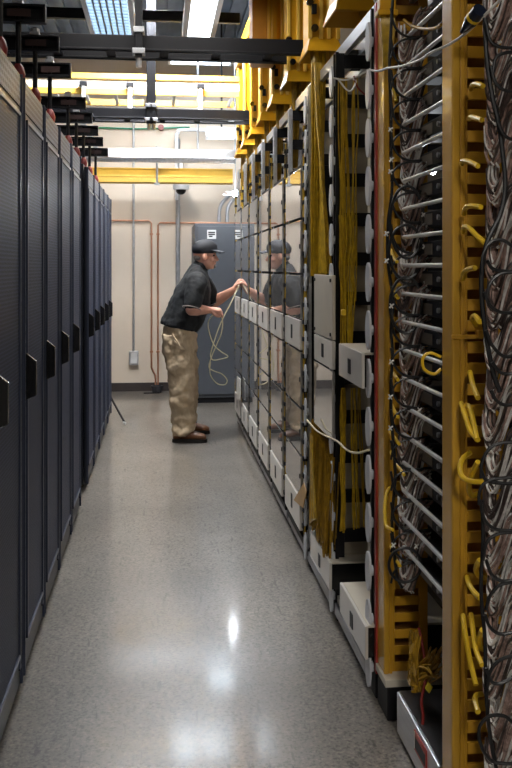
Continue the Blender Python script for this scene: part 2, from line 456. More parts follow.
troffer('ceiling_light', 'louvred fluorescent ceiling light above the cabinets, nearest of the two overhead', -.50, -.17, 5.25, 6.5, 3.22, 'lamp_grid', True)
troffer('ceiling_light', 'plain white ceiling light panel just beyond the black hanger strut', .165, .40, 5.25, 6.55, 3.20, 'lamp_soft', False)
troffer('ceiling_light', 'added fill light high above the technician, over the far black tray', -.40, .45, 6.9, 7.65, 3.90, 'fill_far', False)  # unseen fill added to brighten the far aisle and wall
troffer('ceiling_light', 'added fill light above the aluminium strut by the far rack end', .50, .84, 9.35, 9.62, 2.93, 'fill_end', False)  # fill panel added for the bluish floor sheen and far end
troffer('ceiling_light', 'added high fill light close to the back wall at the rack side', .10, .85, 9.5, 10.3, 3.9, 'fill_back', False)  # fill added to brighten the upper back wall
troffer('ceiling_light', 'added high fill light just beyond the yellow cross raceway', -.50, .05, 8.8, 9.3, 3.72, 'fill_wall', False)  # unseen fill added to light the back wall past the trays
for i, (z, zz) in enumerate(((4.6, 3.75), (7.0, 3.8))):
    tag(MB().tube([(-2.2, Yat(z, 0), zz), (2.2, Yat(z, 0), zz)], .10, 20).build('round_duct', 'duct'),
        f'pale blue grey round duct under the ceiling, {("nearer","farther")[i]} of two', 'duct', 'round ceiling ducts')
tag(MB().box((-2.2, Yat(6.75, 0), 3.42), (.62, Yat(6.8, 0), 3.50)).build('ceiling_strut', 'black', None, .003), 'black strut behind the louvred ceiling light', 'strut')

# ------------------------------------------------------------------ back wall fittings
ZB = 10.80
def wp(px, py): 
    p = W(px, py, ZB); p.y = YW - .03; return p
def wall_pipe(name, label, cat, pts, r, m, n=10, off=.03):
    return tag(MB().tube([Vector((p.x, YW - off, p.z)) for p in pts], r, n).build(name, m), label, cat)
wall_pipe('conduit', 'thin grey conduit running down the back wall to the outlet box', 'conduit', [wp(133.5, 85), wp(133.5, 353)], .014, 'galv')
b0 = wp(129, 365); b1 = wp(138.5, 351)
t = thing('outlet_box', 'small grey outlet box low on the back wall', 'outlet box', (b0.x, YW, b0.z))
MB().box((b0.x, YW - .07, b0.z), (b1.x, YW, b1.z)).build('box', 'galv', t, .006)
MB().box((b0.x + .02, YW - .076, b0.z + .02), (b1.x - .02, YW - .07, b1.z - .02)).build('cover_plate', 'plate', t, .003)
wall_pipe('copper_pipe', 'copper pipe entering from behind the cabinets and turning down', 'pipe', [wp(95, 220.5), wp(149, 220.5), wp(151.5, 223), wp(151.5, 368), wp(155.5, 376), wp(155.5, 386)], .011, 'copper')
wall_pipe('copper_pipe', 'copper pipe running from the grey cabinet and turning down', 'pipe', [wp(236, 222.5), wp(160, 222.5), wp(158, 225), wp(158, 386)], .011, 'copper')
cl = MB()
for px in (151.5, 158):
    for py in (234, 352): 
        p = wp(px, py); cl.box((p.x - .02, YW - .045, p.z - .012), (p.x + .02, YW - .0, p.z + .012))
tag(cl.build('pipe_clip', 'copper', None, .002), 'copper clips holding the two pipes to the back wall', 'pipe clips', None, 'stuff')
p = wp(157, 398); 
t = thing('drain_pot', 'small dark pot on the floor below the copper pipes', 'pot', (p.x, YW - .16, 0))
MB().lathe((p.x, YW - .16, 0), [(.055, 0), (.075, .07), (.075, .085), (.06, .085), (.05, .03)], 18).build('pot', 'pot', t)
MB().box((p.x - .16, YW - .24, 0), (p.x + .03, YW - .22, .012)).build('hose_end', 'black', t)
wall_pipe('conduit', 'wide galvanised conduit descending behind the technician from the dome camera', 'conduit', [wp(178, 138), wp(178, 398)], .028, 'galv', 12, .04)
pA = [wp(176.5, 200), wp(176.5, 140), wp(178, 133), wp(184, 130), wp(240, 130)]
wall_pipe('bent_conduit', 'pale conduit bending right above the dome camera', 'conduit', cr(pA, 5), .022, 'whitemetal', 10, .12)
wall_pipe('green_wire', 'green ground wire along the upper back wall', 'wire', [wp(90, 128), wp(140, 128.5), wp(190, 126)], .010, 'greenpipe', 8)
p = wp(161, 127)
tag(MB().disc((p.x, YW - .04, p.z), (0, 1, 0), .035, .08, 16).build('alarm_button', 'redcap'), 'red round alarm sounder beside the green wire', 'alarm')
p = W(181, 184, 10.6)
t = thing('dome_camera', 'white security dome camera with black dome under the yellow beam', 'security camera', (p.x, p.y, p.z - .12))
MB().lathe((p.x, p.y, p.z - .07), [(.09, 0), (.10, .03), (.095, .09), (.05, .13)], 22).build('housing', 'whitemetal', t)
MB().ell((p.x, p.y, p.z - .075), (.062, .062, .055)).build('dome', 'blackgloss', t)
MB().tube([(p.x, p.y, p.z + .05), (p.x, p.y, 2.9)], .022, 10).build('drop_pipe', 'whitemetal', t)
MB().box((p.x - .04, p.y, 2.88), (p.x + .04, YW, 2.93)).build('wall_arm', 'whitemetal', t, .004)
# grey cabinet at the end of the aisle
x0, x1 = W(194.5, 300, 9.95).x, W(237, 300, 9.95).x + .06
yc = W(215, 403, 9.9).y
zt = Zat(223.5, 9.9)
t = thing('grey_cabinet', 'tall slate grey electrical cabinet standing against the back wall', 'cabinet', ((x0+x1)/2, yc, 0))
MB().box((x0, yc, .06), (x1, YW - .06, zt)).build('body', 'greycab', t, .006)
MB().box((x0 + .03, yc - .018, .10), (x1 - .02, yc, zt - .03)).build('door', 'greycab', t, .004)
MB().box((x0 + .02, yc + .02, 0), (x1 - .02, YW - .08, .06)).build('plinth', 'black', t)
pa, pb = W(207, 239, 9.9), W(216, 230, 9.9)
lb = MB().box((pa.x, yc - .024, pa.z), (pb.x, yc - .018, pb.z)).build('label_plate', 'plate', t)
lm = MB()
for i, (a, b) in enumerate(((.12, .88), (.12, .88), (.2, .6))):
    z = pa.z + (pb.z - pa.z) * (.72 - i * .22); ww = pb.x - pa.x
    lm.box((pa.x + ww * a, yc - .0255, z - .008), (pa.x + ww * b, yc - .024, z + .008))
lm.build('printed_lines', 'slot', lb)
# conduits rising to the wall above the grey cabinet, and bare lamp
for i, px in enumerate((219, 227)):
    a, b, c = W(px, 222, 10.5), W(px + 2, 205, 10.5), W(px + 16, 190, 10.5)
    tag(MB().tube(cr([a, b, c], 5), .022, 10).build('bent_conduit', 'galv'), f'grey conduit rising from the grey cabinet top, {("left","right")[i]} of the pair', 'conduit', 'conduits above the grey cabinet')
p = W(236, 194, 9.3)
t = thing('bare_lamp', 'bright bare work lamp glaring above the grey cabinet', 'lamp', (p.x, p.y, p.z - .04))
MB().ell(p, (.036, .036, .036)).build('bulb', 'lamp_hot', t)
MB().tube([p + Vector((0, .035, 0)), p + Vector((0, .10, 0))], .025, 12).build('socket', 'whitemetal', t)
MB().tube([p + Vector((0, .09, 0)), p + Vector((-.13, .09, 0))], .006, 6).tube([p + Vector((0, .09, .03)), p + Vector((-.10, .09, .03))], .006, 6).build('bracket', 'galv', t)
MB().tube([p + Vector((0, .09, 0)), Vector((p.x, p.y + .09, 2.74))], .006, 6).build('hanging_rod', 'galv', t)
# tripod leg sticking out past the last cabinet
a, b = W(108, 405, 8.85), W(125, 424, 8.55)
a.z += .05; b.z = .012
hub = Vector((-.62, Yat(9.5, -.62), .30))
t = thing('tripod_stand', 'black tripod leg sticking out beyond the last server cabinet', 'tripod', (hub.x, hub.y, 0))
MB().tube([hub, b], .011, 8).build('leg', 'black', t)
MB().tube([b + Vector((-.015, .01, .005)), b + Vector((.008, -.006, -.001))], .013, 8).build('foot', 'plate', t)
MB().tube([hub, Vector((hub.x - .12, hub.y + .3, .012))], .011, 8).build('leg', 'black', t)
MB().tube([hub, Vector((hub.x - .22, hub.y - .05, .012))], .011, 8).build('leg', 'black', t)
MB().tube([hub, hub + Vector((0, 0, .55))], .014, 8).build('pole', 'black', t)

# ------------------------------------------------------------------ rack row on the right
XR = .755
PITCH = .682
PZ = [3.15 + PITCH * k for k in range(9)]
PY = [Yat(z, XR) for z in PZ]
TOPZ = 2.46
def frame_parts(t, y, spools, open_bay, dark=False):
    """one side frame of the rack row: uprights, plates, foot"""
    fu = MB().box((XR + .012, y - .012, .10), (XR + (.045 if open_bay or dark else .026), y + .012, TOPZ))
    fu.build('front_upright', 'black' if (open_bay or dark) else 'alu', t, .002)
    MB().box((XR + .002, y - .030, .10), (XR + .016, y - .022, TOPZ)).box((XR + .002, y + .014, .10), (XR + .012, y + .03, TOPZ)).build('bright_edge' if not open_bay else 'edge_strip', 'black' if open_bay else 'alu', t)
    MB().box((XR + .165, y - .012, .10), (XR + .19, y + .02, TOPZ)).build('rear_upright', 'whitemetal', t, .002)
    for i in range(14):
        z = .16 + i * .172
        MB().box((XR + (.045 if open_bay or dark else .026), y - .006, z), (XR + .165, y + .006, z + .058)).build('cross_plate', 'black', t)
    MB().box((XR + .006, y - .035, 0), (XR + .26, y + .035, .10)).build('foot', 'black', t, .004)
def OV(x, y, z):
    b = MB(); n = 28
    q = [(y + .034*math.cos(2*PI*k/n), z + .070*math.sin(2*PI*k/n)) for k in range(n)]
    b.hexa([(x - .004, a, c) for a, c in q], [(x + .004, a, c) for a, c in q])
    return b
def spool_column(y, first, last, label, big):
    for i in range(first, last):
        z = .10 + i * .172
        t = tag(OV(XR - .012, y, z).tube([(XR - .008, y, z), (XR + .004, y, z)], .018, 14).build('cable_spool', 'disc', None, 0, False),
                f'pale round cable spool on the {label} upright, {ORD[i-first]} above the floor', 'cable spool', 'round spools on the rack uprights')

DOORS = [(1.785, 2.05), (1.495, 1.78), (1.255, 1.49), (.795, 1.09), (.55, .79), (.33, .545)]
BOXES = [(1.097, 1.25), (.155, .325)]
def make_bay(dark=False):
    t = thing('rack_bay', '', 'equipment rack', (XR, 0, 0), 'glossy-fronted rack bays')
    frame_parts(t, 0, 0, False, dark)
    a, b = .075, .615
    for z0, z1 in DOORS:
        d = MB().box((XR - .025, a, z0 + .004), (XR - .012, b, z1 - .004)).build('clear_door', 'door', t, .002)
        MB().box((XR - .029, a + .01, (z0 + z1)/2 - .012), (XR - .025, a + .022, (z0 + z1)/2 + .012)).build('latch', 'slot', d)
    for z0, z1 in BOXES:
        d = MB().box((XR - .030, a, z0), (XR - .012, b, z1)).build('drawer_front', 'boxwhite', t, .003)
        zc = z0 + (z1 - z0) * .52
        MB().box((XR - .033, (a+b)/2 - .02, zc - .038), (XR - .030, (a+b)/2 + .02, zc + .038)).build('finger_slot', 'slot', d)
    MB().box((XR - .006, a + .03, .14), (XR + .15, b - .02, 2.075)).build('chassis', 'black', t)
    r = MB().box((XR - .005, .035, .035), (XR + .03, PITCH - .035, .085)).box((XR + .012, .035, .0), (XR + .03, PITCH - .035, .035))
    r.build('base_rail', 'rail', t, .004)
    MB().box((XR - .012, .035, .085), (XR + .12, PITCH - .035, .115)).build('base_shelf', 'black', t)
    return t
first_bay = make_bay(True)
bp_ = make_bay()
for n, k in enumerate(range(2, 8)):
    loc = (XR, PY[k], 0)
    lab = f'rack bay with glossy white doors, {ORD[n]} beyond the hanging amber fibres'
    if n == 0: first_bay.location = loc; first_bay['label'] = lab
    elif n == 1: bp_.location = loc; bp_['label'] = lab
    else: dup(bp_, loc, lab)
t = thing('rack_end_frame', 'last black side frame closing the far end of the rack row', 'rack frame', (XR, PY[8], 0))
frame_parts(t, PY[8], 0, False)
# open bays
for k, lab in ((1, 'open rack bay holding the hanging amber fibres and beige covers'), (0, 'open rack bay with black cross plates behind yellow fibres')):
    y = PY[k]
    t = thing('open_rack_bay', lab, 'equipment rack', (XR, y, 0), 'open rack bays')
    frame_parts(t, y, 14, True)
    r = MB().box((XR - .005, y + .035, .035), (XR + .03, y + PITCH - .035, .085)).box((XR + .012, y + .035, 0), (XR + .03, y + PITCH - .035, .035))
    r.build('base_rail', 'rail', t, .004)
    MB().box((XR + .006, y + .035, .085), (XR + .26, y + PITCH - .035, .115)).build('base_shelf', 'beige', t, .002)
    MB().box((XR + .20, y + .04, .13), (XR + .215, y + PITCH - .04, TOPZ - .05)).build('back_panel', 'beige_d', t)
# side sheet seen between the black plates of the first two frames
for k, lab in ((1, 'beige side sheet behind the black plates of the open bay'),):
    y = PY[k] + .02
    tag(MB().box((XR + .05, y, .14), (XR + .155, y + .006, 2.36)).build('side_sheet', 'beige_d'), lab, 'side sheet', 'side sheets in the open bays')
spool_column(PY[0] - .0, 0, 14, 'red-edged', 1)
spool_column(PY[1], 0, 14, 'second', 1)
spool_column(PY[2], 0, 14, 'third', 1)
# red post in front of the yellow end post
tag(MB().box((XR + .000, PY[0] - .062, .10), (XR + .03, PY[0] - .037, 2.46)).box((XR + .03, PY[0] - .062, .10), (XR + .045, PY[0] - .055, 2.46)).build('red_post', 'redpost', None, .003),
    'tall red post beside the pale yellow end post', 'post')
# overhead aluminium ladder rack over the row
t = thing('ladder_rack', 'aluminium ladder rack running along the tops of the rack row', 'ladder rack', (XR + .1, PY[0], TOPZ))
ye = PY[8] + .4
for x in (XR + .045, XR + .12, XR + .20):
    MB().box((x, PY[0] - .3, TOPZ), (x + .022, ye, TOPZ + .055)).build('side_rail', 'alu', t, .003)
for i in range(20):
    y = PY[0] - .2 + i * .31
    MB().box((XR + .067, y, TOPZ + .012), (XR + .20, y + .03, TOPZ + .03)).build('rung', 'black', t)

# boxes in the open bays
def patch_box(name, label, y0, y1, z0, z1, depth, slot=.5, dark=True):
    t = thing(name, label, 'patch box', (XR, (y0+y1)/2, z0), 'white patch boxes in the rack row')
    x0 = XR - .035
    MB().box((x0, y0, z0), (x0 + .012, y1, z1)).build('front_cover', 'boxwhite', t, .003)
    MB().box((x0 + .012, y0 + .004, z1 - .008), (x0 + depth, y1 - .004, z1)).build('lid', 'beige', t, .001)
    MB().box((x0 + .012, y0 + .008, z0 + .004), (x0 + depth, y1 - .008, z1 - .008)).build('tray_body', 'blackgloss', t)
    zc = (z0 + z1)/2; yc = y0 + (y1 - y0) * slot
    MB().box((x0 - .003, yc - .022, zc - .034), (x0, yc + .022, zc + .022)).build('finger_slot', 'slot', t)
    return t
yy = lambda px: PX(px, 300, XR - .03).y
patch_box('patch_box', 'white lidded patch box at floor level below the amber fibres', yy(330.5), yy(311.5), .147, .268, .24)
patch_box('patch_box', 'white lidded patch box at floor level nearest the yellow post', yy(366.5), yy(341), .145, .264, .32)
patch_box('patch_box', 'white lidded patch box at waist height behind the red post', yy(363), yy(340), 1.093, 1.222, .20)
# beige covers in bay 1
y0, y1 = yy(331), yy(313)
t = thing('panel_cover', 'tall beige panel cover below the bright yellow fibre bundle', 'panel cover', (XR, y0, 1.25))
MB().box((XR - .025, y0, 1.218), (XR - .01, y1, 1.495)).build('cover', 'beige', t, .003)
fx = MB()
for y in (y0 + .03, y1 - .03):
    for z in (1.24, 1.472): fx.disc((XR - .027, y, z), (1, 0, 0), .008, .006, 10)
fx.build('screw', 'slot', t)
t = thing('panel_cover', 'short beige slotted cover directly under the tall beige cover', 'panel cover', (XR, y0, 1.08))
MB().box((XR - .025, y0, 1.092), (XR - .01, y1, 1.213)).build('cover', 'boxwhite', t, .003)
MB().box((XR - .028, (y0+y1)/2 - .02, 1.125), (XR - .025, (y0+y1)/2 + .02, 1.185)).build('finger_slot', 'slot', t)
t = thing('glossy_cover', 'glossy white door between beige slotted cover and amber fibres', 'panel cover', (XR, y0, .74))
MB().box((XR - .025, y0, .79), (XR - .012, y1, 1.085)).build('door', 'door', t, .002)
# brown card hanging at the foot of the bay
a, b = PX(294, 508, XR - .05), PX(306, 483, XR - .05)
m_ = MB()
q = [PX(294, 500, XR - .029), PX(303, 508, XR - .029), PX(306.5, 492, XR - .029), PX(304, 483, XR - .029)]
m_.hexa([v + Vector((-.002, 0, 0)) for v in q], [v + Vector((.002, 0, 0)) for v in q])
tag(m_.build('card_tag', 'card'), 'folded brown card tucked beside the amber fibres near the floor', 'card')

# thin cable runs and black clips down the gaps between glossy doors
for k in range(2, 9):
    y = PY[k]
    r = random.Random(k)
    mb = MB(); mk = MB()
    for s in range(5):
        oy = .012 + .028 * r.random(); ph = r.random() * 6
        pts = [(XR - .004 - .014 * r.random(), y + oy + .012 * math.sin(z * 5 + ph) + .008 * (r.random() - .5), z) for z in [.16 + .1 * j for j in range(22)]]
        (mb if s < 3 else mk).tube(pts, .0045, 5)
    t = thing('jumper_run', f'yellow and black jumper run down the upright {("before","after")[0]} the {ORD[k-2]} glossy bay' if k < 8 else 'yellow and black jumper run down the far end upright of the rack row', 'cable run', (XR, y, .16), 'jumper runs between the glossy doors')
    mb.build('yellow_jumpers', 'fiber', t); mk.build('black_cables', 'rubber', t)
    for j in range(24):
        z = .18 + j * .088
        MB().box((XR - .022, y + .005, z), (XR + .002, y + .052, z + .022)).build('cable_clip', 'black', t)

# ------------------------------------------------------------------ yellow fibre drop chutes over each bay
def make_chute():
    t = thing('fiber_chute', '', 'cable chute', (0, 0, 2.6), 'yellow drop chutes above the rack row')
    x0, x1, d = .755, .895, .22
    b = MB()
    b.box((x0, 0, 2.68), (x1, .008, 3.45)).box((x0, d - .008, 2.68), (x1, d, 3.45)).box((x0, 0, 2.68), (x0 + .008, d, 3.45)).box((x1 - .008, 0, 2.68), (x1, d, 3.45))
    b.build('chute_body', 'yel', t, .003)
    rb = MB()
    for x in (x0 - .012, x0 + .045, x1 - .055, x1 - .008): rb.box((x, -.012, 2.68), (x + .020, .002, 3.45))
    rb.build('edge_rib', 'yelbeam', t, .003)
    l = MB()
    o = .02
    lo = [(x0 - o, -.035, 2.615), (x1 + o, -.035, 2.615), (x1 + o, d + .03, 2.615), (x0 - o, d + .03, 2.615)]
    hi = [(x0, 0, 2.69), (x1, 0, 2.69), (x1, d, 2.69), (x0, d, 2.69)]
    v0 = [l.bm.verts.new(p) for p in lo]; v1 = [l.bm.verts.new(p) for p in hi]
    for i in range(4): l.bm.faces.new((v0[i], v0[(i+1)%4], v1[(i+1)%4], v1[i]))
    lf = l.build('flared_lip', 'yel', t)
    so = lf.modifiers.new('thick', 'SOLIDIFY'); so.thickness = .008
    for x, z in ((x0 + .02, 2.73), (x0 - .004, 2.86)):
        MB().disc((x, -.018, z), (0, 1, 0), .018, .02, 14).build('knob', 'blackgloss', t)
    MB().box((x0 + .005, -.025, 2.80), (x0 + .03, -.012, 2.85)).build('latch', 'black', t, .002)
    return t
cp_ = make_chute()
cz = [3.74, 4.44, 5.17, 5.88, 6.55, 7.2, 7.85, 8.5]
for i, z in enumerate(cz):
    loc = (0, Yat(z, .8), 2.6)
    lab = f'yellow fibre drop chute with flared lip, {ORD[i]} from the near end of the racks'
    if i == 0: cp_.location = loc; cp_['label'] = lab
    else: dup(cp_, loc, lab)
# chute copies keep their local heights
for o in bpy.data.objects:
    if o.name.startswith('fiber_chute'):
        pass
# large raceway box next to the near tray
yb = Yat(5.60, .7)
t = thing('raceway_box', 'large yellow raceway box with shade coloured into its side hanging at the right end of the near tray', 'raceway', (.8, yb, 2.86))
x0 = W(252, 30, 5.6).x; xm = W(267, 30, 5.6).x; x1 = .74
MB().box((xm, yb, 2.90), (x1, yb + .2, 4.0)).build('face_panel', 'yel', t, .004)
MB().box((x0, yb - .004, 2.90), (xm, yb + .2, 4.0)).build('side_panel', 'orange', t, .004)
MB().box((x0, yb - .02, 2.84), (x1, yb + .2, 2.90)).build('bottom_lip', 'orange', t, .006)
rb = MB()
for x in (xm + .01, xm + .09, x1 - .03): rb.box((x, yb - .012, 2.9), (x + .012, yb, 4.0))
rb.build('seam_rib', 'yel', t, .002)
# trough along the row above the chutes
t = thing('fiber_trough', 'yellow fibre trough running along above the drop chutes', 'raceway', (.83, PY[0], 3.45))
MB().box((.74, PY[0] - .8, 3.46), (.91, PY[8], 3.475)).box((.735, PY[0] - .8, 3.46), (.745, PY[8], 3.60)).box((.905, PY[0] - .8, 3.46), (.915, PY[8], 3.60)).build('trough', 'yel', t, .003)

# ------------------------------------------------------------------ fibres
def strands(mb, starts, ends, n, r, rnd, wob=.006, mids=None, sides=4, res=5):
    for i in range(n):
        u = rnd.random(); v = rnd.random()
        a = starts(u, v); b = ends(u, v)
        pts = [a]
        k = 5
        for j in range(1, k):
            f = j / k
            p = a.lerp(b, f)
            pts.append(p + Vector(((rnd.random()-.5)*wob, (rnd.random()-.5)*wob, 0)))
        pts.append(b)
        mb.tube(cr(pts, 3), r, sides, False)
rnd = random.Random(3)
yc4 = Yat(4.44, .8)
# bay 1: broad bright bundle dropping out of the chute
mb = MB()
strands(mb, lambda u, v: Vector((.775 + .075*u, yc4 + .03 + .12*v, 2.70)), lambda u, v: Vector((.762 + .030*v, PY[1] + .10 + .46*(.5+.5*(u-.5)), 1.50)), 150, .0032, rnd, .010)
tag(mb.build('fiber_bundle', 'fiber', None), 'thick bright yellow fibre bundle dropping from chute to beige cover', 'fibre bundle', 'yellow fibre bundles in the rack row')
mb = MB()
strands(mb, lambda u, v: W(312 + 10*u, 62 + v*3, 4.42), lambda u, v: W(311 + 16*u, 276, 4.30 + .05*v), 55, .0032, rnd, .008)
tag(mb.build('fiber_bundle', 'fiber', None), 'front layer of bright yellow fibres under the second chute', 'fibre bundle', 'yellow fibre bundles in the rack row')
# bay 1 lower: amber loops
mb = MB()
for i in range(150):
    u = rnd.random(); v = rnd.random()
    y = yy(329) + (yy(310) - yy(329)) * u
    zt = Zat(445 - 26*u, 4.25) + .02*v
    x = XR - .03 + .05 * v
    zb = .40 - .11*rnd.random() - .04*(1-u)
    dy = .03 + .10*rnd.random()
    yb_ = min(max(y + (rnd.random()-.5)*.08, yy(329)), yy(310) - dy)
    pts = [(x, y, zt), (x - .008, y*.6 + yb_*.4, zt - .18), (x - .012, yb_, zb + .12), (x - .012, yb_ + dy*.2, zb + .02), (x - .01, yb_ + dy*.6, zb), (x - .006, yb_ + dy, zb + .07), (x, yb_ + dy*.9, zb + .25)]
    mb.tube(cr(pts, 4), .0030, 4, False)
tag(mb.build('fiber_loops', 'fiber_dk', None), 'mass of amber fibre loops hanging above the floor-level patch box', 'fibre loops', 'yellow fibre bundles in the rack row')
mb = MB()
for i in range(16):
    u = rnd.random(); y = yy(312) - .10*u
    pts = [(XR - .04, y, .74), (XR - .045, y - .02, .62), (XR - .042, y - .02 - .05*u, .46), (XR - .045, y - .10*u, .33 + .06*u), (XR - .04, y + .01, .30 + .05*u)]
    mb.tube(cr(pts, 5), .0035, 5, False)
tag(mb.build('fiber_loops', 'fiber', None), 'few brighter yellow fibres curling in front of the amber mass', 'fibre loops', 'yellow fibre bundles in the rack row')
# bay 0: sparse vertical strands in front of the plates
def vstr(n, pxa, pxb, pya, pyb, za, zb, rr, label, name='fiber_bundle', m='fiber', wob=.012):
    mb = MB()
    strands(mb, lambda u, v: W(pxa[0] + (pxa[1]-pxa[0])*u, pya, za + .06*v), lambda u, v: W(pxb[0] + (pxb[1]-pxb[0])*u, pyb + 5*v, zb + .05*v), n, rr, rnd, wob)
    return tag(mb.build(name, m, None), label, 'fibre bundle', 'yellow fibre bundles in the rack row')
vstr(13, (338, 347), (340, 350), 78, 342, 3.68, 3.68, .0026, 'sparse yellow fibres hanging before the black cross plates, upper left strands')
vstr(6, (348, 360), (348, 358), 78, 300, 3.66, 3.62, .0026, 'sparse yellow fibres hanging before the black cross plates, upper right strands')
vstr(11, (339, 359), (342, 353), 215, 343, 3.60, 3.56, .0026, 'yellow fibres gathering down onto the waist-high patch box')
vstr(13, (341, 345), (339, 345), 388, 528, 3.72, 3.66, .0034, 'yellow fibre strand bunch below the waist-high patch box')
vstr(7, (350, 360), (352, 366), 388, 525, 3.66, 3.6, .003, 'few loose yellow fibres right of the bunch below the waist-high box')
# narrow bundles under the farther chutes
for i, z in enumerate(cz[2:]):
    y = Yat(z, .8)
    mb = MB()
    strands(mb, lambda u, v: Vector((.79 + .05*u, y + .04 + .09*v, 2.69)), lambda u, v: Vector((.785 + .03*u, y + .05 + .05*v, 2.12)), 26, .0032, rnd, .008)
    tag(mb.build('fiber_bundle', 'fiber_dk', None), f'narrow amber fibre bundle under the {ORD[i+2]} yellow chute', 'fibre bundle', 'amber bundles under the far chutes')
# white and red loose wires near the top of bay 0
for m_, lab, pts in (('whitecord', 'white loose wire looping below the aluminium ladder rack', [(333, 78), (345, 80), (358, 76), (372, 68)]),
                     ('whitecord', 'white drooping wire loop at the top of the open bay', [(338, 79), (345, 88), (351, 91), (356, 82), (352, 78)]),
                     ('redwire', 'thin red wire drooping at the top of the open bay', [(354, 76), (357, 86), (362, 92), (368, 95), (371, 84)])):
    tag(MB().tube(cr([W(a, b, 3.30) for a, b in pts], 6), .0035, 6).build('loose_wire', m_), lab, 'wire')
tag(MB().tube(cr([PX(307, 420, XR - .06)] + [PX(a, b, XR - .05) for a, b in ((316, 430), (326, 436), (337, 441), (347, 450), (357, 453), (369, 450))], 6), .0042, 6).build('slack_cable', 'cordm'),
    'pale slack cord drooping across the two open bays', 'cord')
tag(MB().box((XR - .03, PY[0] + .37, 1.335), (XR - .012, PY[0] + .40, 1.36)).build('fiber_tie', 'jumper', None, .005), 'small yellow tie gathering the fibres above the waist-high box', 'tie')

# ------------------------------------------------------------------ near distribution frame: posts, finger panels, shelves
def finger_panel(t, x0, x1, y, z0, z1, r):
    p = MB()
    p.box((x0, y, z0), (x0 + .012, y + .012, z1))
    z = z0
    while z < z1:
        p.box((x0 + .012, y, z), (x1, y + .010, z + .031)); z += .0565
    p.box((x1, y, z0), (x1 + .03, y + .012, z1))
    p.build('finger_panel', 'ochre', t, .002)
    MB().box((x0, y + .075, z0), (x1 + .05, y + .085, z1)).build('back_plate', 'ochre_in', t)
def near_manager(name, label, zc, pxl, pxr, z0, xp, dep):
    xl, xr = W(pxl, 300, zc).x, W(pxr, 300, zc).x
    y = W((pxl+pxr)/2, 300, zc).y
    t = thing(name, label, 'cable manager', ((xl+xr)/2, y, z0), 'ochre cable managers')
    w = xr - xl
    MB().box((xl, y, z0), (xl + w*.62, y + dep, 3.0)).build('post', 'ochre_post', t, .005)
    MB().box((xl + w*.62, y + .004, z0), (xr, y + .04, 3.0)).build('post_flange', 'ochre', t, .003)
    finger_panel(t, xr, xp, y + .02, z0, 2.9, None)
    return t, xl, xr, y
tB, xlB, xrB, yB_ = near_manager('cable_manager', 'nearest ochre cable manager with tall post and slotted fingers', 2.33, 452, 466, 0, .905, .087)
zj = Zat(336, 2.36)
MB().box((xlB - .004, yB_ - .006, zj - .006), (xrB + .045, yB_ + .0, zj + .006)).box((xrB + .03, yB_ - .012, zj - .004), (xrB + .075, yB_ + .012, zj + .018)).build('joint_clip', 'ochre', tB, .002)
tA, xlA, xrA, yA_ = near_manager('cable_manager', 'farther ochre cable manager standing at the end of the open bays', 3.0, 384, 393, .14, .89, .095)
t = thing('base_plate', 'beige base plate below the farther ochre post', 'base plate', (XR, yA_, 0))
MB().box((XR + .0, yA_ - .04, .115), (XR + .24, yA_ + .10, .14)).build('top_sheet', 'beige', t, .002)
MB().box((XR + .008, yA_ - .036, 0), (XR + .23, yA_ + .10, .115)).build('plinth', 'black', t, .003)

RX = .80            # rods
rod_px = [25 + 34.3*i - 34.3 for i in range(19)]
zR0, zR1 = 2.44, 2.90
yR0, yR1 = Yat(zR0, RX), Yat(zR1, RX)
tr = thing('shelf_backboard', 'black backboard behind the silver rod shelves', 'backboard', (1.10, yR0, .3))
MB().box((1.08, yR0, .0), (1.10, yR1 + .05, 2.7)).build('board', 'black', tr)
panel0 = None
for i, py in enumerate(rod_px):
    z = Zat(py, 2.38)
    lab = f'black patch shelf with silver front rod, {ORD[i]} from the top'
    if panel0 is None:
        t = thing('patch_shelf', lab, 'patch shelf', (RX, yR0, z), 'patch shelves with silver rods')
        panel0 = t
        MB().tube([(RX, yR0, z), (RX, yR1, z)], .0068, 10).build('rod', 'chrome', t)
        MB().box((RX + .03, yR0 + .02, z - .066), (1.075, yR1 - .06, z - .018)).build('shelf_body', 'black', t, .002)
        MB().box((RX + .028, yR0 + .25, z - .060), (RX + .03, yR1 - .07, z - .026)).build('label_strip', 'strip', t)
        MB().box((RX - .004, yR0 + .0, z - .03), (RX + .035, yR0 + .012, z + .008)).build('bracket', 'black', t)
        for q in range(3):
            MB().disc((RX + .026, yR0 + .06 + q*.06, z - .042), (1, 0, 0), .008, .008, 10).build('port', 'galv', t)
    else: dup(panel0, (RX, yR0, z), lab)
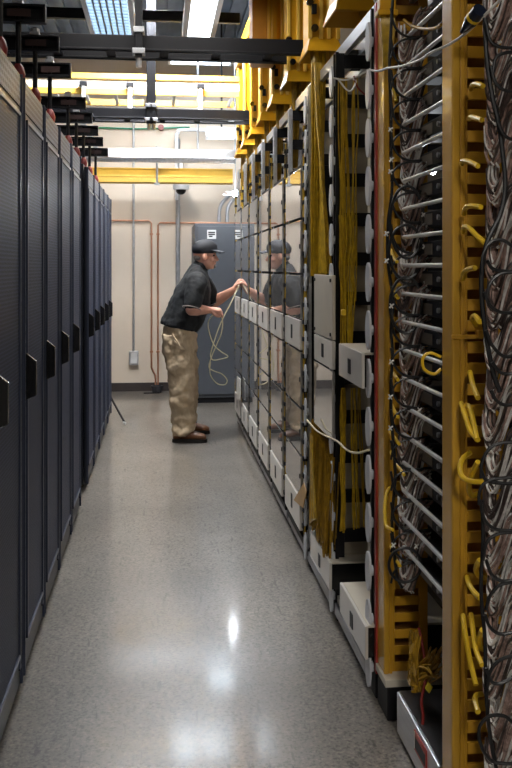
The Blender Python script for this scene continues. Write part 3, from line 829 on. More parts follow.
# wire fans from each shelf
def fan(zc_tip, zc_end, tip, ends, n, rnd, scale, mats, name, label, group, rise):
    t = thing(name, label, 'wire bundle', W(tip[0], tip[1], zc_tip), group)
    acc = [MB() for _ in mats]; tips = MB()
    for i in range(n):
        k = rnd.choices(range(len(mats)), [3, 4, 4][:len(mats)])[0]
        u = rnd.random()
        tx = tip[0] + (2 + 9*rnd.random())*scale; ty = tip[1] + (u*20 - 6)*scale
        ex = ends[0] + (rnd.random()*12 - 3)*scale; ey = ends[1] + (u*12 - 8 + 3*rnd.random())*scale
        # start in the slotted panel, droop to the tip, sweep up to the shelf
        p0 = W(tx - 3*scale*rnd.random(), ty - (14 + 10*rnd.random())*scale, zc_tip + .03)
        p1 = W(tx - 2*scale, ty - 4*scale, zc_tip)
        p2 = W(tx + 2.5*scale, ty + 2*scale, zc_tip - .01)
        p3 = W(tx + (ex-tx)*.42, ty + (ey-ty)*.34 + 2*scale, zc_tip*.6 + zc_end*.4)
        p4 = W(tx + (ex-tx)*.75, ty + (ey-ty)*.85, zc_tip*.25 + zc_end*.75)
        p5 = W(ex, ey, zc_end)
        if i % 3 == 0:
            q_ = p2 + Vector((0, -.006, 0)); tips.tube([q_ + Vector((-.004, 0, .003)), q_ + Vector((.003, 0, -.004 - .004*rnd.random()))], .0026, 5)
        acc[k].tube(cr([p0, p1, p2, p3, p4, p5], 4), (.0026 + .0010*rnd.random()) * (1 if scale > 1 else 1.05), 6, False)
    tips.build('wire_glints', 'whitecord', t)  # white bits stand in for glints on the crimped wire ends
    for m_, a, nm in zip(mats, acc, ('pale_wires', 'mauve_wires', 'dark_wires')):
        if len(a.bm.verts): a.build(nm, m_, t)
    return t
rnd = random.Random(11)
for i, py in enumerate(rod_px[:18]):
    y_mid = py + (HY - py) * .10            # rods recede to the vanishing point
    fan(2.93, 2.74, (397 + rnd.random()*4, y_mid + 30 + (4 if i % 2 else 0)), (424, y_mid - 6), 30, rnd, .95, ('wire_w', 'wire_m', 'wire_d'), 'wire_bundle',
        f'pale brown wire bundle fanning onto the {ORD[i]} silver rod from the top', 'wire bundles on the silver rod shelves', 0)
for i in range(20):
    py = -5 + 41*i
    fan(2.18, 2.02, (483 + rnd.random()*5, py + 28), (516, py - 14), 38, rnd, 1.25, ('wire_w', 'wire_m', 'wire_d'), 'wire_bundle',
        f'pale brown wire bundle beside the nearest ochre post, {ORD[i]} from the top', 'wire bundles beside the nearest post', 0)
# dark shelves behind the near bundles
xs = W(492, 300, 2.25).x
t = thing('near_backboard', 'dark board behind the nearest wire bundles', 'backboard', (xs + .2, Yat(2.3, 1), 0))
MB().box((xs + .04, Yat(2.23, 1), .0), (xs + .5, Yat(2.25, 1), 2.6)).build('board', 'black', t)

x0 = 1.03; ya, yb2 = Yat(3.75, 1.2), Yat(8.6, 1.2)
t = thing('rear_blocker', 'added brown cabinet row blocking the bright wall behind the open rack bays', 'cabinet', (1.6, ya, 0))  # row added to block the bright back wall seen between the shelves
MB().box((x0, ya, .08), (2.1, yb2, 2.95)).build('body', 'strip', t, .006)
MB().box((x0 + .03, ya + .03, 0), (2.08, yb2 - .03, .08)).build('plinth', 'black', t)
for i in range(12): MB().box((x0 + .04, ya - .012, .2 + i*.175), (2.05, ya, .30 + i*.175)).build('vent_panel', 'black', t, .003)
p = W(432.5, 171, 3.35)
t = thing('work_light', 'small bright lamp glinting between the upper silver rod shelves', 'lamp', p)
MB().ell(p, (.014, .014, .014)).build('bulb', 'lamp_small', t)
MB().tube([p + Vector((0, .01, 0)), Vector((p.x, ya, p.z))], .008, 8).build('stem', 'galv', t)
# black looped cables
def loopcable(name, label, pts, zc, r=.0045, grp=None, closed=False):
    P = [W(a, b, zc + (c if len(q) > 2 else 0)) for q in pts for a, b, c in [(q + (0,))[:3]]]
    return tag(MB().tube(cr(P, 6), r, 8).build(name, 'rubber'), label, 'cable', grp)
GL = 'black cables tied along the silver rod shelves'
loopcable('trunk_cable', 'black trunk cable running down beside the farther ochre post', [(393, -5), (391, 30), (389.5, 70), (391, 110), (391, 150), (392, 190), (388, 225), (388, 262), (393, 300), (391, 330), (392.5, 352), (391, 385), (391.5, 420), (394, 450), (395, 480), (392, 520), (394, 550), (397, 575), (402, 588)], 2.84, .0052)
for i, py in enumerate(rod_px[:18]):
    c = py + (HY - py)*.10 + 14
    loopcable('scallop_cable', f'black scallop of cable tied below the {ORD[i]} silver rod from the top',
              [(391, c - 24), (394, c - 8), (402, c + 2), (414, c + 5), (428, c + 3.5), (441, c + 3)], 2.80, .0042, GL)
    loopcable('scallop_cable', f'black cable arch rising to the {ORD[i]} silver rod from the top',
              [(391, c + 26), (394, c + 15), (402, c + 8), (414, c + 6), (428, c + 7), (440, c + 8)], 2.81, .0036, GL)
for i, (cx, cy, rx, ry) in enumerate(((407, 222, 17, 36), (406, 252, 17, 27), (406, 305, 16, 28), (405, 565, 16, 17))):
    lab = ('tall black cable ring below the sixth silver rod', 'wide black cable ring in the middle of the silver rods', 'drooping black cable ring just below the middle', 'low black cable ring beside the last silver rods')[i]
    loopcable('cable_ring', lab, [(cx + rx*math.cos(a), cy + ry*math.sin(a)) for a in [2*PI*k/14 for k in range(15)]], 2.775, .0048, 'black cable rings')
ties = [(399, 72), (405, 121), (418, 117), (390, 130), (417, 150), (391, 160), (390, 172), (423, 215), (386, 234), (424, 247), (386, 261), (425, 284), (391, 306), (420, 320), (391, 362), (390, 397), (419, 410), (390, 428), (419, 443), (416, 478), (420, 510), (393, 545), (416, 546)]
for i, (a, b) in enumerate(ties):
    p = W(a, b, 2.77)
    tag(MB().tube([p + Vector((-.006, -.004, -.006)), p + Vector((.0, -.006, .002)), p + Vector((.008, -.004, .006))], .0026, 6).tube([p + Vector((-.005, -.004, .008)), p + Vector((.005, -.004, -.007))], .0022, 6).build('cable_tie', 'whitecord'),
        'small white tie knotted on the black cables beside the silver rods', 'cable tie', 'white ties on the black cables')
GN = 'black cables tied beside the nearest post'
loopcable('trunk_cable', 'thick black trunk cable draped down the nearest wire bundles', [(485, 18), (487, 60), (493, 100), (499, 125), (504, 165), (505, 190), (500, 215), (488, 240), (482, 268), (482, 300), (486, 335), (493, 372), (500, 392)], 2.0, .0058)
loopcable('trunk_cable', 'thin black trunk cable down the lower nearest wire bundles', [(482, 500), (483, 540), (481, 590), (485, 640), (486, 690), (490, 735), (497, 772)], 2.0, .0045)
arcs = [((486, 22), (490, 40), (500, 47), (515, 48)), ((493, 72), (496, 58), (505, 53), (515, 52)), ((491, 66), (495, 82), (504, 90), (515, 92)), ((497, 120), (502, 132), (508, 138), (515, 140)),
        ((482, 272), (483, 255), (490, 243), (502, 240), (515, 248)), ((487, 260), (492, 268), (502, 271), (515, 271)), ((484, 292), (490, 305), (500, 312), (515, 313)), ((486, 300), (490, 284), (500, 274), (515, 272)),
        ((492, 362), (500, 372), (508, 374), (515, 372)), ((486, 330), (492, 345), (503, 356), (515, 356)), ((491, 390), (496, 400), (505, 405), (515, 404)), 
        ((481, 478), (482, 462), (490, 448), (502, 443), (515, 442)), ((481, 470), (486, 480), (498, 483), (515, 484)), ((479, 505), (480, 490), (490, 480), (515, 477)), ((480, 500), (484, 518), (495, 529), (515, 531)),
        ((483, 560), (487, 542), (498, 534), (515, 532)), ((486, 560), (492, 575), (502, 581), (515, 580)), ((486, 610), (490, 596), (500, 585), (515, 582)), ((485, 615), (490, 627), (500, 634), (515, 632)),
        ((487, 690), (490, 672), (500, 660), (515, 655)), ((486, 668), (492, 682), (502, 683), (515, 676)), ((479, 740), (480, 726), (490, 716), (504, 716), (512, 722)), ((479, 738), (484, 752), (494, 762), (515, 764))]
for i, a in enumerate(arcs):
    loopcable('arc_cable', f'black cable arc over the nearest wire bundles, {ORD[i] if i < 20 else ("twenty-first","twenty-second","twenty-third")[i-20]} from the top', list(a), 1.985, .0040, GN)
# yellow jumpers in the finger panel of the nearest manager
J = [[(483, 86), (476, 84), (472, 86), (471, 89)], [(482, 120), (476, 118), (471, 117), (469, 119)], [(478, 166), (470, 162), (463, 161), (462, 164)], [(481, 207), (470, 206), (465, 209), (464, 214)],
     [(485, 243), (476, 235), (469, 228), (464, 227), (463, 232)], [(475, 268), (469, 269), (464, 273), (463, 279)], [(480, 322), (475, 316), (472, 319), (476, 325)],
     [(478, 398), (473, 385), (470, 372)], [(478, 440), (470, 430), (465, 415), (461, 403)], [(477, 440), (474, 425), (470, 408), (466, 405)], [(484, 482), (470, 481), (462, 476), (460, 466), (464, 457), (470, 453)],
     [(478, 462), (473, 472), (469, 485), (471, 495), (478, 494)], [(480, 598), (474, 592), (469, 584), (467, 577)], [(476, 685), (470, 660), (465, 632), (463, 615)], [(482, 665), (476, 650), (473, 630), (471, 614)], [(478, 712), (475, 700), (477, 695), (482, 694)],
     [(480, 560), (476, 568), (478, 575), (484, 578)], [(482, 630), (479, 640), (481, 648), (486, 650)]]
for i, q in enumerate(J):
    P = [W(a, b, 2.16 + .14 * k / (len(q)-1)) for k, (a, b) in enumerate(q)]
    tag(MB().tube(cr(P, 6), .0068, 8).build('jumper_cable', 'jumper'), f'short bright yellow jumper curling out of the nearest ochre panel, {ORD[i]} from the top', 'jumper cord', 'yellow jumpers on the nearest panel')
J2 = [[(396, 100), (393, 90), (392, 80)], [(397, 262), (393, 256), (391, 250)], [(398, 298), (394, 292), (396, 286), (404, 284)], [(398, 380), (394, 374), (391, 370)], [(398, 417), (394, 410), (392, 405)], [(399, 444), (394, 437), (390, 432)],
      [(404, 475), (398, 466), (393, 457), (391, 452)], [(393, 530), (386, 525), (385, 505), (388, 490), (396, 485)], [(400, 566), (394, 556), (391, 546)]]
for i, q in enumerate(J2):
    P = [W(a, b, 2.80 + .16 * k / (len(q)-1)) for k, (a, b) in enumerate(q)]
    tag(MB().tube(cr(P, 6), .0056, 8).build('jumper_cable', 'jumper'), f'short yellow jumper beside the farther ochre post, {ORD[i]} from the top', 'jumper cord', 'yellow jumpers by the farther post')
tag(MB().tube(cr([W(a, b, 2.42) for a, b in ((441, 357), (430, 353), (423, 358), (424, 369), (434, 374), (441, 369))], 6), .0045, 8).build('jumper_cable', 'jumper'), 'pale yellow loop of cord crossing the silver rods at mid height', 'jumper cord')
tag(MB().tube(cr([W(a, b, c) for a, b, c in ((404, 20, 2.75), (412, 26, 2.7), (425, 29, 2.6), (436, 28, 2.5), (441, 25, 2.45))], 6), .005, 8).build('jumper_cable', 'fiber_dk'), 'amber cord arching over the top silver rod', 'jumper cord')
tag(MB().tube(cr([W(a, b, c) for a, b, c in ((370, 70, 2.9), (378, 71, 2.85), (388, 68, 2.75), (402, 66, 2.6), (420, 60, 2.42), (432, 52, 2.33), (448, 45, 2.27), (466, 33, 2.2), (484, 16, 2.12), (504, -4, 2.05))], 6), .0036, 8).build('white_cable', 'whitecord'),
    'long white cord slanting up across both ochre posts near the top', 'cord')
# yellow fibres fanning at the head of the farther ochre post
mb = MB()
for i in range(34):
    u = rnd.random()
    pts = [W(380 + 14*u, 14 + 4*rnd.random(), 2.96), W(380 + 14*u + rnd.random()*3, 28, 2.95), W(383 + 10*u*rnd.random(), 52 + 18*rnd.random(), 2.97)]
    mb.tube(cr(pts, 4), .0032, 5, False)
tag(mb.build('fiber_bundle', 'fiber', None), 'yellow fibres fanning down at the head of the farther ochre post', 'fibre bundle')
p = [W(376, 17, 2.97), W(397, 17, 2.97)]
t = thing('chute_mouth', 'yellow chute mouth at the head of the farther ochre post', 'cable chute', (p[0].x, p[0].y, p[0].z))
MB().box((p[0].x, p[0].y - .03, p[0].z - .0), (p[1].x, p[0].y + .02, p[0].z + .02)).build('lip', 'yel', t, .004)
MB().box((p[0].x + .008, p[0].y - .02, p[0].z + .02), (p[1].x - .006, p[0].y + .02, p[0].z + .25)).build('chute_body', 'yel', t, .004)
# dark connector on the nearest panel's top
a, b = W(462, 32, 2.2), W(480, 10, 2.12)
t = thing('black_connector', 'dark blue-black connector plug slanting across the nearest ochre panel top', 'connector', a)
MB().tube([a, a.lerp(b, .5)], [.006, .016], 12).tube([a.lerp(b, .5), b], .018, 12).build('shell', mat('dark blue plastic', (.01, .015, .03), .3), t)
MB().tube([a.lerp(b, .62), a.lerp(b, .72)], .019, 12).build('amber_band', 'jumper', t)
# steel box on the floor beside the near post
x0 = XR + .012
yb0, yb1 = Yat(2.43, XR), Yat(2.86, XR)
t = thing('steel_chassis', 'low brushed steel box on the floor behind the nearest ochre post', 'equipment box', (x0 + .2, yb0, 0))
MB().box((x0, yb0, .02), (x0 + .30, yb1, .150)).build('body', 'steelbox', t, .003)
MB().box((x0 + .006, yb0 + .006, .150), (x0 + .295, yb1 - .006, .155)).build('lid', 'steeltop', t, .001)
MB().box((x0 + .02, yb0 + .02, 0), (x0 + .28, yb1 - .02, .02)).build('feet', 'black', t)
pa, pb = PX(414, 760, x0 - .003), PX(426, 760, x0 - .003)
lab_ = MB().box((x0 - .003, pb.y, .075), (x0, pa.y, .135)).build('warning_label', 'redpost', t)
MB().box((x0 - .004, pb.y + .01, .085), (x0 - .003, pa.y - .012, .118)).build('label_print', 'slot', lab_)
MB().box((x0 - .004, pa.y - .008, .08), (x0 - .003, pa.y - .003, .13)).build('label_edge', 'paper', lab_)
tag(MB().tube(cr([W(a, b, c) for a, b, c in ((419, 628, 2.80), (424, 655, 2.74), (425, 680, 2.70), (421.5, 700, 2.68), (423, 716, 2.66), (422, 729, 2.64))], 6), .0045, 8).build('red_cable', 'redwire'), 'red cable dropping onto the lid of the steel box', 'cable')
q = [W(425, 688, 2.66), W(429, 693.5, 2.66), W(433, 687, 2.66), (W(428, 682, 2.66))]
tag(MB().hexa([v + Vector((0, -.001, 0)) for v in q], [v + Vector((0, .001, 0)) for v in q]).build('yellow_tag', 'tagyel'), 'small yellow diamond tag hanging above the steel box', 'tag')
mb = MB()
for i in range(34):
    u = rnd.random(); v = rnd.random()
    w_ = rnd.random()
    pts = [W(409 + 12*u, 630 + 8*v, 2.86 - .1*w_), W(409 + 9*w_, 650 + 10*v, 2.80 - .08*u), W(408 + 11*u, 668 + 16*v, 2.80 - .1*w_), W(411 + 10*w_, 684 + 8*u, 2.80 - .1*v), W(418 + 10*v, 664 + 22*u, 2.76 - .08*w_), W(430 + 12*u, 644 + 34*w_, 2.66 - .08*v)]
    mb.tube(cr(pts, 5), .0028, 5, False)
tag(mb.build('fiber_loops', 'fiber_dk', None), 'amber fibre tangle hanging just above the steel box', 'fibre loops')

# ------------------------------------------------------------------ the technician
def bake(o, mods):
    for nm, ty, kw in mods:
        m = o.modifiers.new(nm, ty)
        for k, v in kw.items(): setattr(m, k, v)
    dg = bpy.context.evaluated_depsgraph_get(); dg.update()
    me = bpy.data.meshes.new_from_object(o.evaluated_get(dg))
    old = o.data; mats = [m for m in old.materials]
    o.modifiers.clear(); o.data = me
    if not me.materials:
        for m in mats: me.materials.append(m)
    for p in me.polygons: p.use_smooth = True
    return o
class LB(MB):
    """limb builder: tapered round limbs with ball joints, to be fused by a voxel remesh"""
    def limb(s, pts, rs, n=14, flat=None, res=4):
        P = cr(pts, res) if len(pts) > 2 else [Vector(p) for p in pts]
        R = []
        seg = len(pts) - 1
        for i in range(len(P)):
            t = i / (len(P) - 1) * seg; k = min(int(t), seg - 1); f = t - k
            R.append(rs[k] * (1 - f) + rs[k+1] * f)
        s.tube(P, R, n)
        s.ell(P[0], (R[0],)*3, None, 12, 8); s.ell(P[-1], (R[-1],)*3, None, 12, 8)
        return s
    def loft(s, secs, n=22):
        """secs: (centre, rx, ry, tilt about Y) horizontal-ish ellipses"""
        rings = []
        for c, rx, ry, ti in secs:
            ax = Vector((math.cos(ti), 0, math.sin(ti))); ay = Vector((0, 1, 0))
            rings.append([s.bm.verts.new(Vector(c) + ax * rx * math.cos(2*PI*k/n) + ay * ry * math.sin(2*PI*k/n)) for k in range(n)])
        for a, b in zip(rings, rings[1:]):
            for k in range(n): s.bm.faces.new((a[k], a[(k+1)%n], b[(k+1)%n], b[k]))
        s.bm.faces.new(list(reversed(rings[0]))); s.bm.faces.new(rings[-1])
        return s
person = thing('person', 'technician in black cap, black polo and khaki trousers reaching to the rack', 'person', (W(186, 440, 7.8).x, W(186, 440, 7.8).y, 0))
J_ = dict(sh_n=W(197, 283, 7.64), el_n=W(191.5, 309.5, 7.57), wr_n=W(209, 310, 7.70), sh_f=W(203, 283, 7.97), el_f=W(212, 303.5, 8.02), wr_f=W(234.5, 289.5, 7.95))
hd = W(205.5, 256, 7.80)            # head centre
body = LB()
# torso core, legs (inside the clothes)
body.loft([(W(180, 342, 7.82), .075, .11, -.1), (W(180, 326, 7.82), .10, .15, -.2), (W(187, 302, 7.81), .12, .16, -.3), (W(194, 285, 7.81), .11, .17, -.3), (W(198, 273, 7.81), .05, .09, -.3)])
body.limb([W(197, 274, 7.81), W(200, 266, 7.81), W(203, 259, 7.8)], [.062, .056, .056])
for k in ('n', 'f'):
    body.limb([J_['sh_'+k], J_['sh_'+k].lerp(J_['el_'+k], .5), J_['el_'+k]], [.060, .056, .052])
    body.limb([J_['el_'+k], J_['el_'+k].lerp(J_['wr_'+k], .35), J_['wr_'+k]], [.053, .052, .032])
for pts in ([W(178, 338, 7.72), W(182, 384, 7.68), W(182, 434, 7.69)], [W(182, 338, 7.92), W(189, 384, 7.96), W(192, 424, 8.04)]):
    body.limb(pts, [.07, .045, .036])
# head: skull, face, nose, jaw, ears
def H(dx, dy, dz): return hd + Vector((dx * CT - 0, dy - dx * ST, dz))
R10 = Matrix.Rotation(-.06, 3, 'Z')
body.ell(H(-.012, 0, .028), (.098, .076, .095), R10, 24, 16)
body.ell(H(.022, 0, -.045), (.072, .062, .075), R10, 20, 14)
body.ell(H(.052, 0, -.086), (.036, .040, .030), R10)
body.limb([H(.082, 0, .008), H(.100, 0, -.022), H(.106, 0, -.034)], [.010, .014, .014], 10)
body.ell(H(.094, 0, -.034), (.016, .019, .010))
body.ell(H(.078, 0, -.062), (.017, .026, .008)); body.ell(H(.076, 0, -.074), (.016, .024, .008))
body.ell(H(.075, 0, .020), (.018, .050, .012))
for s in (-1, 1):
    body.ell(H(-.012, s * .079, -.012), (.022, .012, .034), Matrix.Rotation(.2, 3, 'Y'))
    body.ell(H(.058, s * .045, -.028), (.028, .022, .026))
# hands
def hand(wrist, direc, palmn, curl, thumb_side, spread=.3, size=1.0):
    d = direc.normalized(); nrm = (palmn - d * palmn.dot(d)).normalized(); sd = d.cross(nrm).normalized()
    s_ = size
    c = wrist + d * .045 * s_
    body.limb([wrist, wrist + d * .03 * s_, wrist + d * .085 * s_], [.028 * s_, .030 * s_, .030 * s_], 12)
    for k, (o, L) in enumerate(((-.027, .070), (-.009, .078), (.010, .074), (.028, .058))):
        L *= s_
        r0 = wrist + d * .085 * s_ + sd * o * s_
        dd = (d + sd * o * spread * 6).normalized(); p = [r0]; ang = 0; cur = r0
        for seg, fr in enumerate((.45, .32, .25)):
            ang += curl * (.7, 1.0, .8)[seg] * (1 + .12 * k)
            v = dd * math.cos(ang) + nrm * math.sin(ang)
            cur = cur + v * L * fr; p.append(cur)
        body.limb(p, [.0100 * s_, .0092 * s_, .0085 * s_, .0075 * s_], 8, res=3)
    ts = thumb_side
    r0 = wrist + d * .035 * s_ - sd * .024 * ts * s_
    body.limb([r0, r0 + d * .028*s_ - sd * .020 * ts*s_ + nrm * .012*s_, r0 + d * .055*s_ - sd * .014 * ts*s_ + nrm * .030*s_, r0 + d * .072*s_ - sd * .004*ts*s_ + nrm * .040*s_], [.014*s_, .0125*s_, .011*s_, .009*s_], 8, res=3)
hand(J_['wr_n'], Vector((1, .10, -.12)), Vector((.1, .75, -.6)), .55, 1)
hand(J_['wr_f'], Vector((.58, -.05, .80)), Vector((.75, -.35, -.55)), .50, 1)
bo = body.build('body', 'skin', person)
bake(bo, [('r', 'REMESH', dict(mode='VOXEL', voxel_size=.006, use_smooth_shade=True)), ('s', 'SMOOTH', dict(factor=.5, iterations=4))])
for s in (-1, 1):
    MB().ell(H(.070, s * .030, .004), (.013, .011, .009)).build('eye', 'eye', person)
# hair below the cap and grey goatee
hr = LB(); hr.ell(H(-.058, 0, -.012), (.050, .069, .036), None, 18, 12); hr.ell(H(.012, 0, .004), (.012, .0755, .022))
hr.build('hair', 'hair', person)
go = LB(); go.ell(H(.076, 0, -.088), (.020, .028, .022)); go.ell(H(.089, 0, -.052), (.010, .024, .006))
go.build('beard', 'hair', person)
# cap
cpm = LB()
cpm.ell(H(-.008, 0, .066), (.114, .090, .082), Matrix.Rotation(-.10, 3, 'Y'), 28, 16)
cpm.loft([(H(-.004, 0, .040), .112, .088, -.05), (H(-.004, 0, .060), .112, .089, -.05), (H(-.006, 0, .085), .108, .086, -.05)])
cap = cpm.build('cap', 'capm', person)
br = MB()
rows = []
for i in range(9):
    a = -1.15 + 2.3 * i / 8
    inn = H(.098 * math.cos(a) * 1.0, .086 * math.sin(a), .046); out = H(.095 + .078 * math.cos(a) ** .8, .084 * math.sin(a), .034 - .022 * (1 - math.cos(a)) * .5 - .006)
    rows.append((inn, out))
for up in (0, 1):
    pass
vi = [[br.bm.verts.new(p + Vector((0, 0, dz))) for p in rw] for rw in rows for dz in (0, .008)]
for i in range(8):
    a0, a1, b0, b1 = vi[2*i], vi[2*i+1], vi[2*i+2], vi[2*i+3]
    br.bm.faces.new((a0[0], a0[1], b0[1], b0[0])); br.bm.faces.new((a1[0], b1[0], b1[1], a1[1]))
    br.bm.faces.new((a0[1], a1[1], b1[1], b0[1])); br.bm.faces.new((a0[0], b0[0], b1[0], a1[0]))
br.bm.faces.new((vi[0][0], vi[1][0], vi[1][1], vi[0][1])); br.bm.faces.new((vi[-2][0], vi[-2][1], vi[-1][1], vi[-1][0]))
br.build('cap_brim', 'capm', cap)
MB().ell(H(-.010, 0, .148), (.008, .008, .005)).build('cap_button', 'capm', cap)
# polo shirt
sh = LB()
def tsec(b, f, ry, z=7.815, sx=1.0):
    B_, F_ = W(b[0], b[1], z), W(f[0], f[1], z)
    d = F_ - B_
    return ((B_ + F_) / 2, Vector((d.x, 0, d.z)).length / 2 * sx, ry, math.atan2(d.z, d.x))
TS = [((160.5, 323.5), (198.5, 332), .195), ((161, 320), (201, 328), .20), ((165, 310), (206, 317), .20), ((170, 298), (210.5, 304), .205), ((176.5, 286), (211.5, 292), .215), ((183.5, 275.5), (209.5, 281), .195), ((189, 267), (208, 273), .125), ((192, 263), (206.5, 268.5), .074)]
sh.loft([tsec(*q) for q in TS])
for k in ('n', 'f'):
    a, b = J_['sh_'+k], J_['el_'+k]
    sh.limb([a.lerp(Vector((a.x, W(0, 0, 7.81).y, a.z)), .25) , a, a.lerp(b, .45), a.lerp(b, .74)], [.088, .090, .086, .082])
sho = sh.build('polo_shirt', 'polo', person)
def clouds(sz):
    tx = bpy.data.textures.new('folds', 'CLOUDS'); tx.noise_scale = sz; tx.noise_depth = 2; return tx
bake(sho, [('r', 'REMESH', dict(mode='VOXEL', voxel_size=.010, use_smooth_shade=True)), ('s', 'SMOOTH', dict(factor=.5, iterations=5)), ('d', 'DISPLACE', dict(texture=clouds(.10), strength=.030, mid_level=.5))])
cu = MB()
for k in ('n', 'f'):
    a, b = J_['sh_'+k], J_['el_'+k]
    cu.tube([a.lerp(b, .945), a.lerp(b, .965)], .083, 18, True)
cu.build('sleeve_piping', 'piping', sho)
co = LB().limb([W(197, 273, 7.81), W(200.5, 266.5, 7.81)], [.080, .072], 20)
coo = co.build('collar', 'polo', sho)
# trousers
tr_ = LB()
tr_.loft([(W(180, 352, 7.82), .145, .175, 0), (W(179.5, 338, 7.82), .153, .185, .05), (W(179, 326, 7.82), .150, .185, .15), (W(179.5, 321, 7.82), .138, .175, .18)])
def leg(secs, z0, z1, r0, r1):
    out = []
    for i, (b, f, y) in enumerate(secs):
        u = (y - secs[0][2]) / (secs[-1][2] - secs[0][2]); z = z0 + (z1 - z0) * u
        dy = 7.5 * max(0, (u - .86) / .14)
        out.append(tsec((b, y), (f, y - dy), r0 + (r1 - r0) * u, z))
    tr_.loft(out)
leg([(162, 193, 334), (163, 193.5, 346), (164.5, 194.5, 362), (167.5, 195.5, 380), (169.5, 195.5, 398), (171, 195, 413), (170.5, 196, 420), (172.5, 194.5, 424.5), (170.5, 196.5, 429), (172, 195, 433), (171.5, 195, 437)], 7.735, 7.69, .105, .092)
leg([(168, 197.5, 334), (170, 197.5, 346), (174, 198, 362), (178, 198, 380), (179, 197.5, 398), (179, 197, 412), (180, 198, 418), (181, 196.5, 422), (180, 197.5, 427)], 7.91, 8.03, .105, .09)
tro = tr_.build('trousers', 'khaki', person)
bake(tro, [('r', 'REMESH', dict(mode='VOXEL', voxel_size=.010, use_smooth_shade=True)), ('s', 'SMOOTH', dict(factor=.5, iterations=3)), ('d', 'DISPLACE', dict(texture=clouds(.095), strength=.055, mid_level=.5))])
pk = MB()
pa, pb = W(172, 334, 7.625), W(180, 346, 7.60)
pk.tube(cr([pa, pa.lerp(pb, .5), pb], 4), .006, 6)
pk.build('pocket_seam', 'khaki', tro)
# shoes
def shoe(ank, L):
    a = Vector((ank.x, ank.y, 0))
    s_ = LB()
    fw = Vector((CT, -ST - .06, 0)).normalized(); sd = Vector((-fw.y, fw.x, 0))
    def sec(u, w, h, z0):
        c = a + fw * u
        n = 14
        return [c + sd * w * math.cos(2*PI*k/n) + Vector((0, 0, z0 + h * (.5 + .5 * math.sin(2*PI*k/n)))) for k in range(n)]
    rings = [[s_.bm.verts.new(p) for p in sec(u, w, h, .022)] for u, w, h in ((-.085, .020, .05), (-.075, .038, .085), (-.04, .044, .105), (.03, .045, .10), (.09, .049, .075), (.14, .051, .062), (.18, .044, .052), (.205, .025, .034))]
    for p, q in zip(rings, rings[1:]):
        for k in range(14): s_.bm.faces.new((p[k], p[(k+1)%14], q[(k+1)%14], q[k]))
    s_.bm.faces.new(rings[0]); s_.bm.faces.new(rings[-1]); s_.smooth = True
    o = s_.build('shoe', 'leather', person)
    so = MB()
    pts = []
    for u, w in ((-.09, .03), (-.07, .044), (0, .046), (.08, .052), (.14, .056), (.185, .047), (.212, .02)): pts.append((u, w))
    outl = [a + fw * u + sd * w for u, w in pts] + [a + fw * u - sd * w for u, w in reversed(pts)]
    so.hexa(outl, [p + Vector((0, 0, .028)) for p in outl])
    so.build('sole', 'sole', o)
    lc = MB()
    for u in (.04, .065, .09):
        c = a + fw * u; zt_ = .022 + .105 - (u - .0) * .30
        lc.tube([c + sd * .024 + Vector((0, 0, zt_)), c + Vector((0, 0, zt_ + .008)), c - sd * .024 + Vector((0, 0, zt_))], .0035, 6)
    lc.build('laces', 'sole', o)
shoe(W(183, 441, 7.70), 1); shoe(W(187, 432, 8.10), 1)
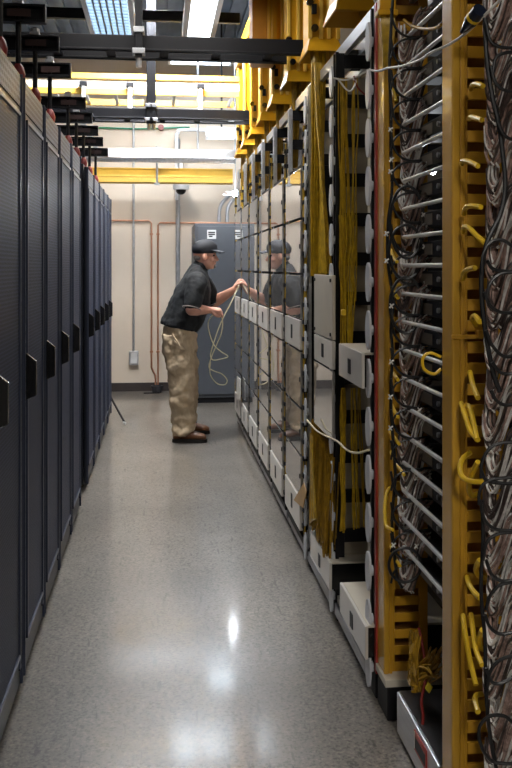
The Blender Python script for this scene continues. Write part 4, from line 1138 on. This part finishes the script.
# the cord in the technician's hands
yh = 7.82
pts = [(241, 281, 7.93), (236, 292, 7.86), (231, 303, yh), (224, 316, yh), (218, 330, yh), (213, 345, yh), (210.5, 355, yh), (213, 360, yh), (221, 359, yh), (228, 356.5, yh), (221, 351.5, yh), (214, 345, yh), (209.5, 333, yh), (208.3, 322, yh - .02), (214, 314, 7.72), (220, 312, 7.70)]
cd = MB().tube(cr([W(*p) for p in pts], 6), .0050, 8)
pts = [(220, 313, 7.71), (222.5, 322, yh), (221, 334, yh), (216, 346, yh + .02), (211.5, 357, yh + .02), (209, 367, yh + .02), (214, 371, yh + .02), (222, 374, yh + .02), (227, 380, yh + .02), (225, 384.5, yh + .02), (218, 384, yh + .02), (212, 378, yh + .02), (209.8, 371, yh + .02), (210.5, 362, yh + .02)]
cd.tube(cr([W(*p) for p in pts], 6), .0050, 8)
tag(cd.build('patch_cable', 'cordm'), 'pale yellow looped patch cord held in the technician\'s hands', 'cord')
# paper tag hanging on the last frame
q = [PX(236.5, 398, .71), PX(240.5, 400, .71), PX(240.5, 379, .71), PX(237, 376, .71)]
tag(MB().hexa([v + Vector((-.002, 0, 0)) for v in q], [v + Vector((.002, 0, 0)) for v in q]).build('paper_tag', 'paper'), 'white paper tag hanging low on the far end rack', 'tag')

# ------------------------------------------------------------------ unseen fill lights added over the near aisle and behind the camera
for i, (x, z, m_) in enumerate(((-.34, 3.8, 'fill_mid'), (.22, 3.8, 'fill_mid'), (.30, 1.3, 'fill_near'), (.30, -1.6, 'fill_rear'))):
    troffer('ceiling_light', f'added fill light over the near half of the aisle, {ORD[i]} fitting out of view', x - .17, x + .17, z, z + 1.25, 3.22 if m_ != 'fill_rear' else 2.75, m_, False)

w = bpy.data.worlds.new('World'); sc.world = w; w.use_nodes = True
w.node_tree.nodes['Background'].inputs[0].default_value = (.5, .6, .75, 1)
w.node_tree.nodes['Background'].inputs[1].default_value = .02

# ------------------------------------------------------------------ camera
cam = bpy.data.cameras.new('camera'); co = bpy.data.objects.new('camera', cam); C.objects.link(co)
co.location = (0, 0, EYE); co.rotation_euler = (PI/2, 0, -TH)
cam.sensor_fit = 'VERTICAL'; cam.sensor_height = 36; cam.sensor_width = 24; cam.lens = F / 768 * 36
cam.shift_y = -(384 - HY) / 768
cam.clip_start = .05
sc.camera = co
sc.view_settings.view_transform = 'Standard'; sc.view_settings.look = 'None'; sc.view_settings.gamma = 1
sc.view_settings.use_curve_mapping = False
sc.view_settings.exposure = 1.0
try:
    sc.cycles.use_denoising = True
    sc.cycles.max_bounces = 8
    sc.cycles.sample_clamp_indirect = 6
except Exception: pass
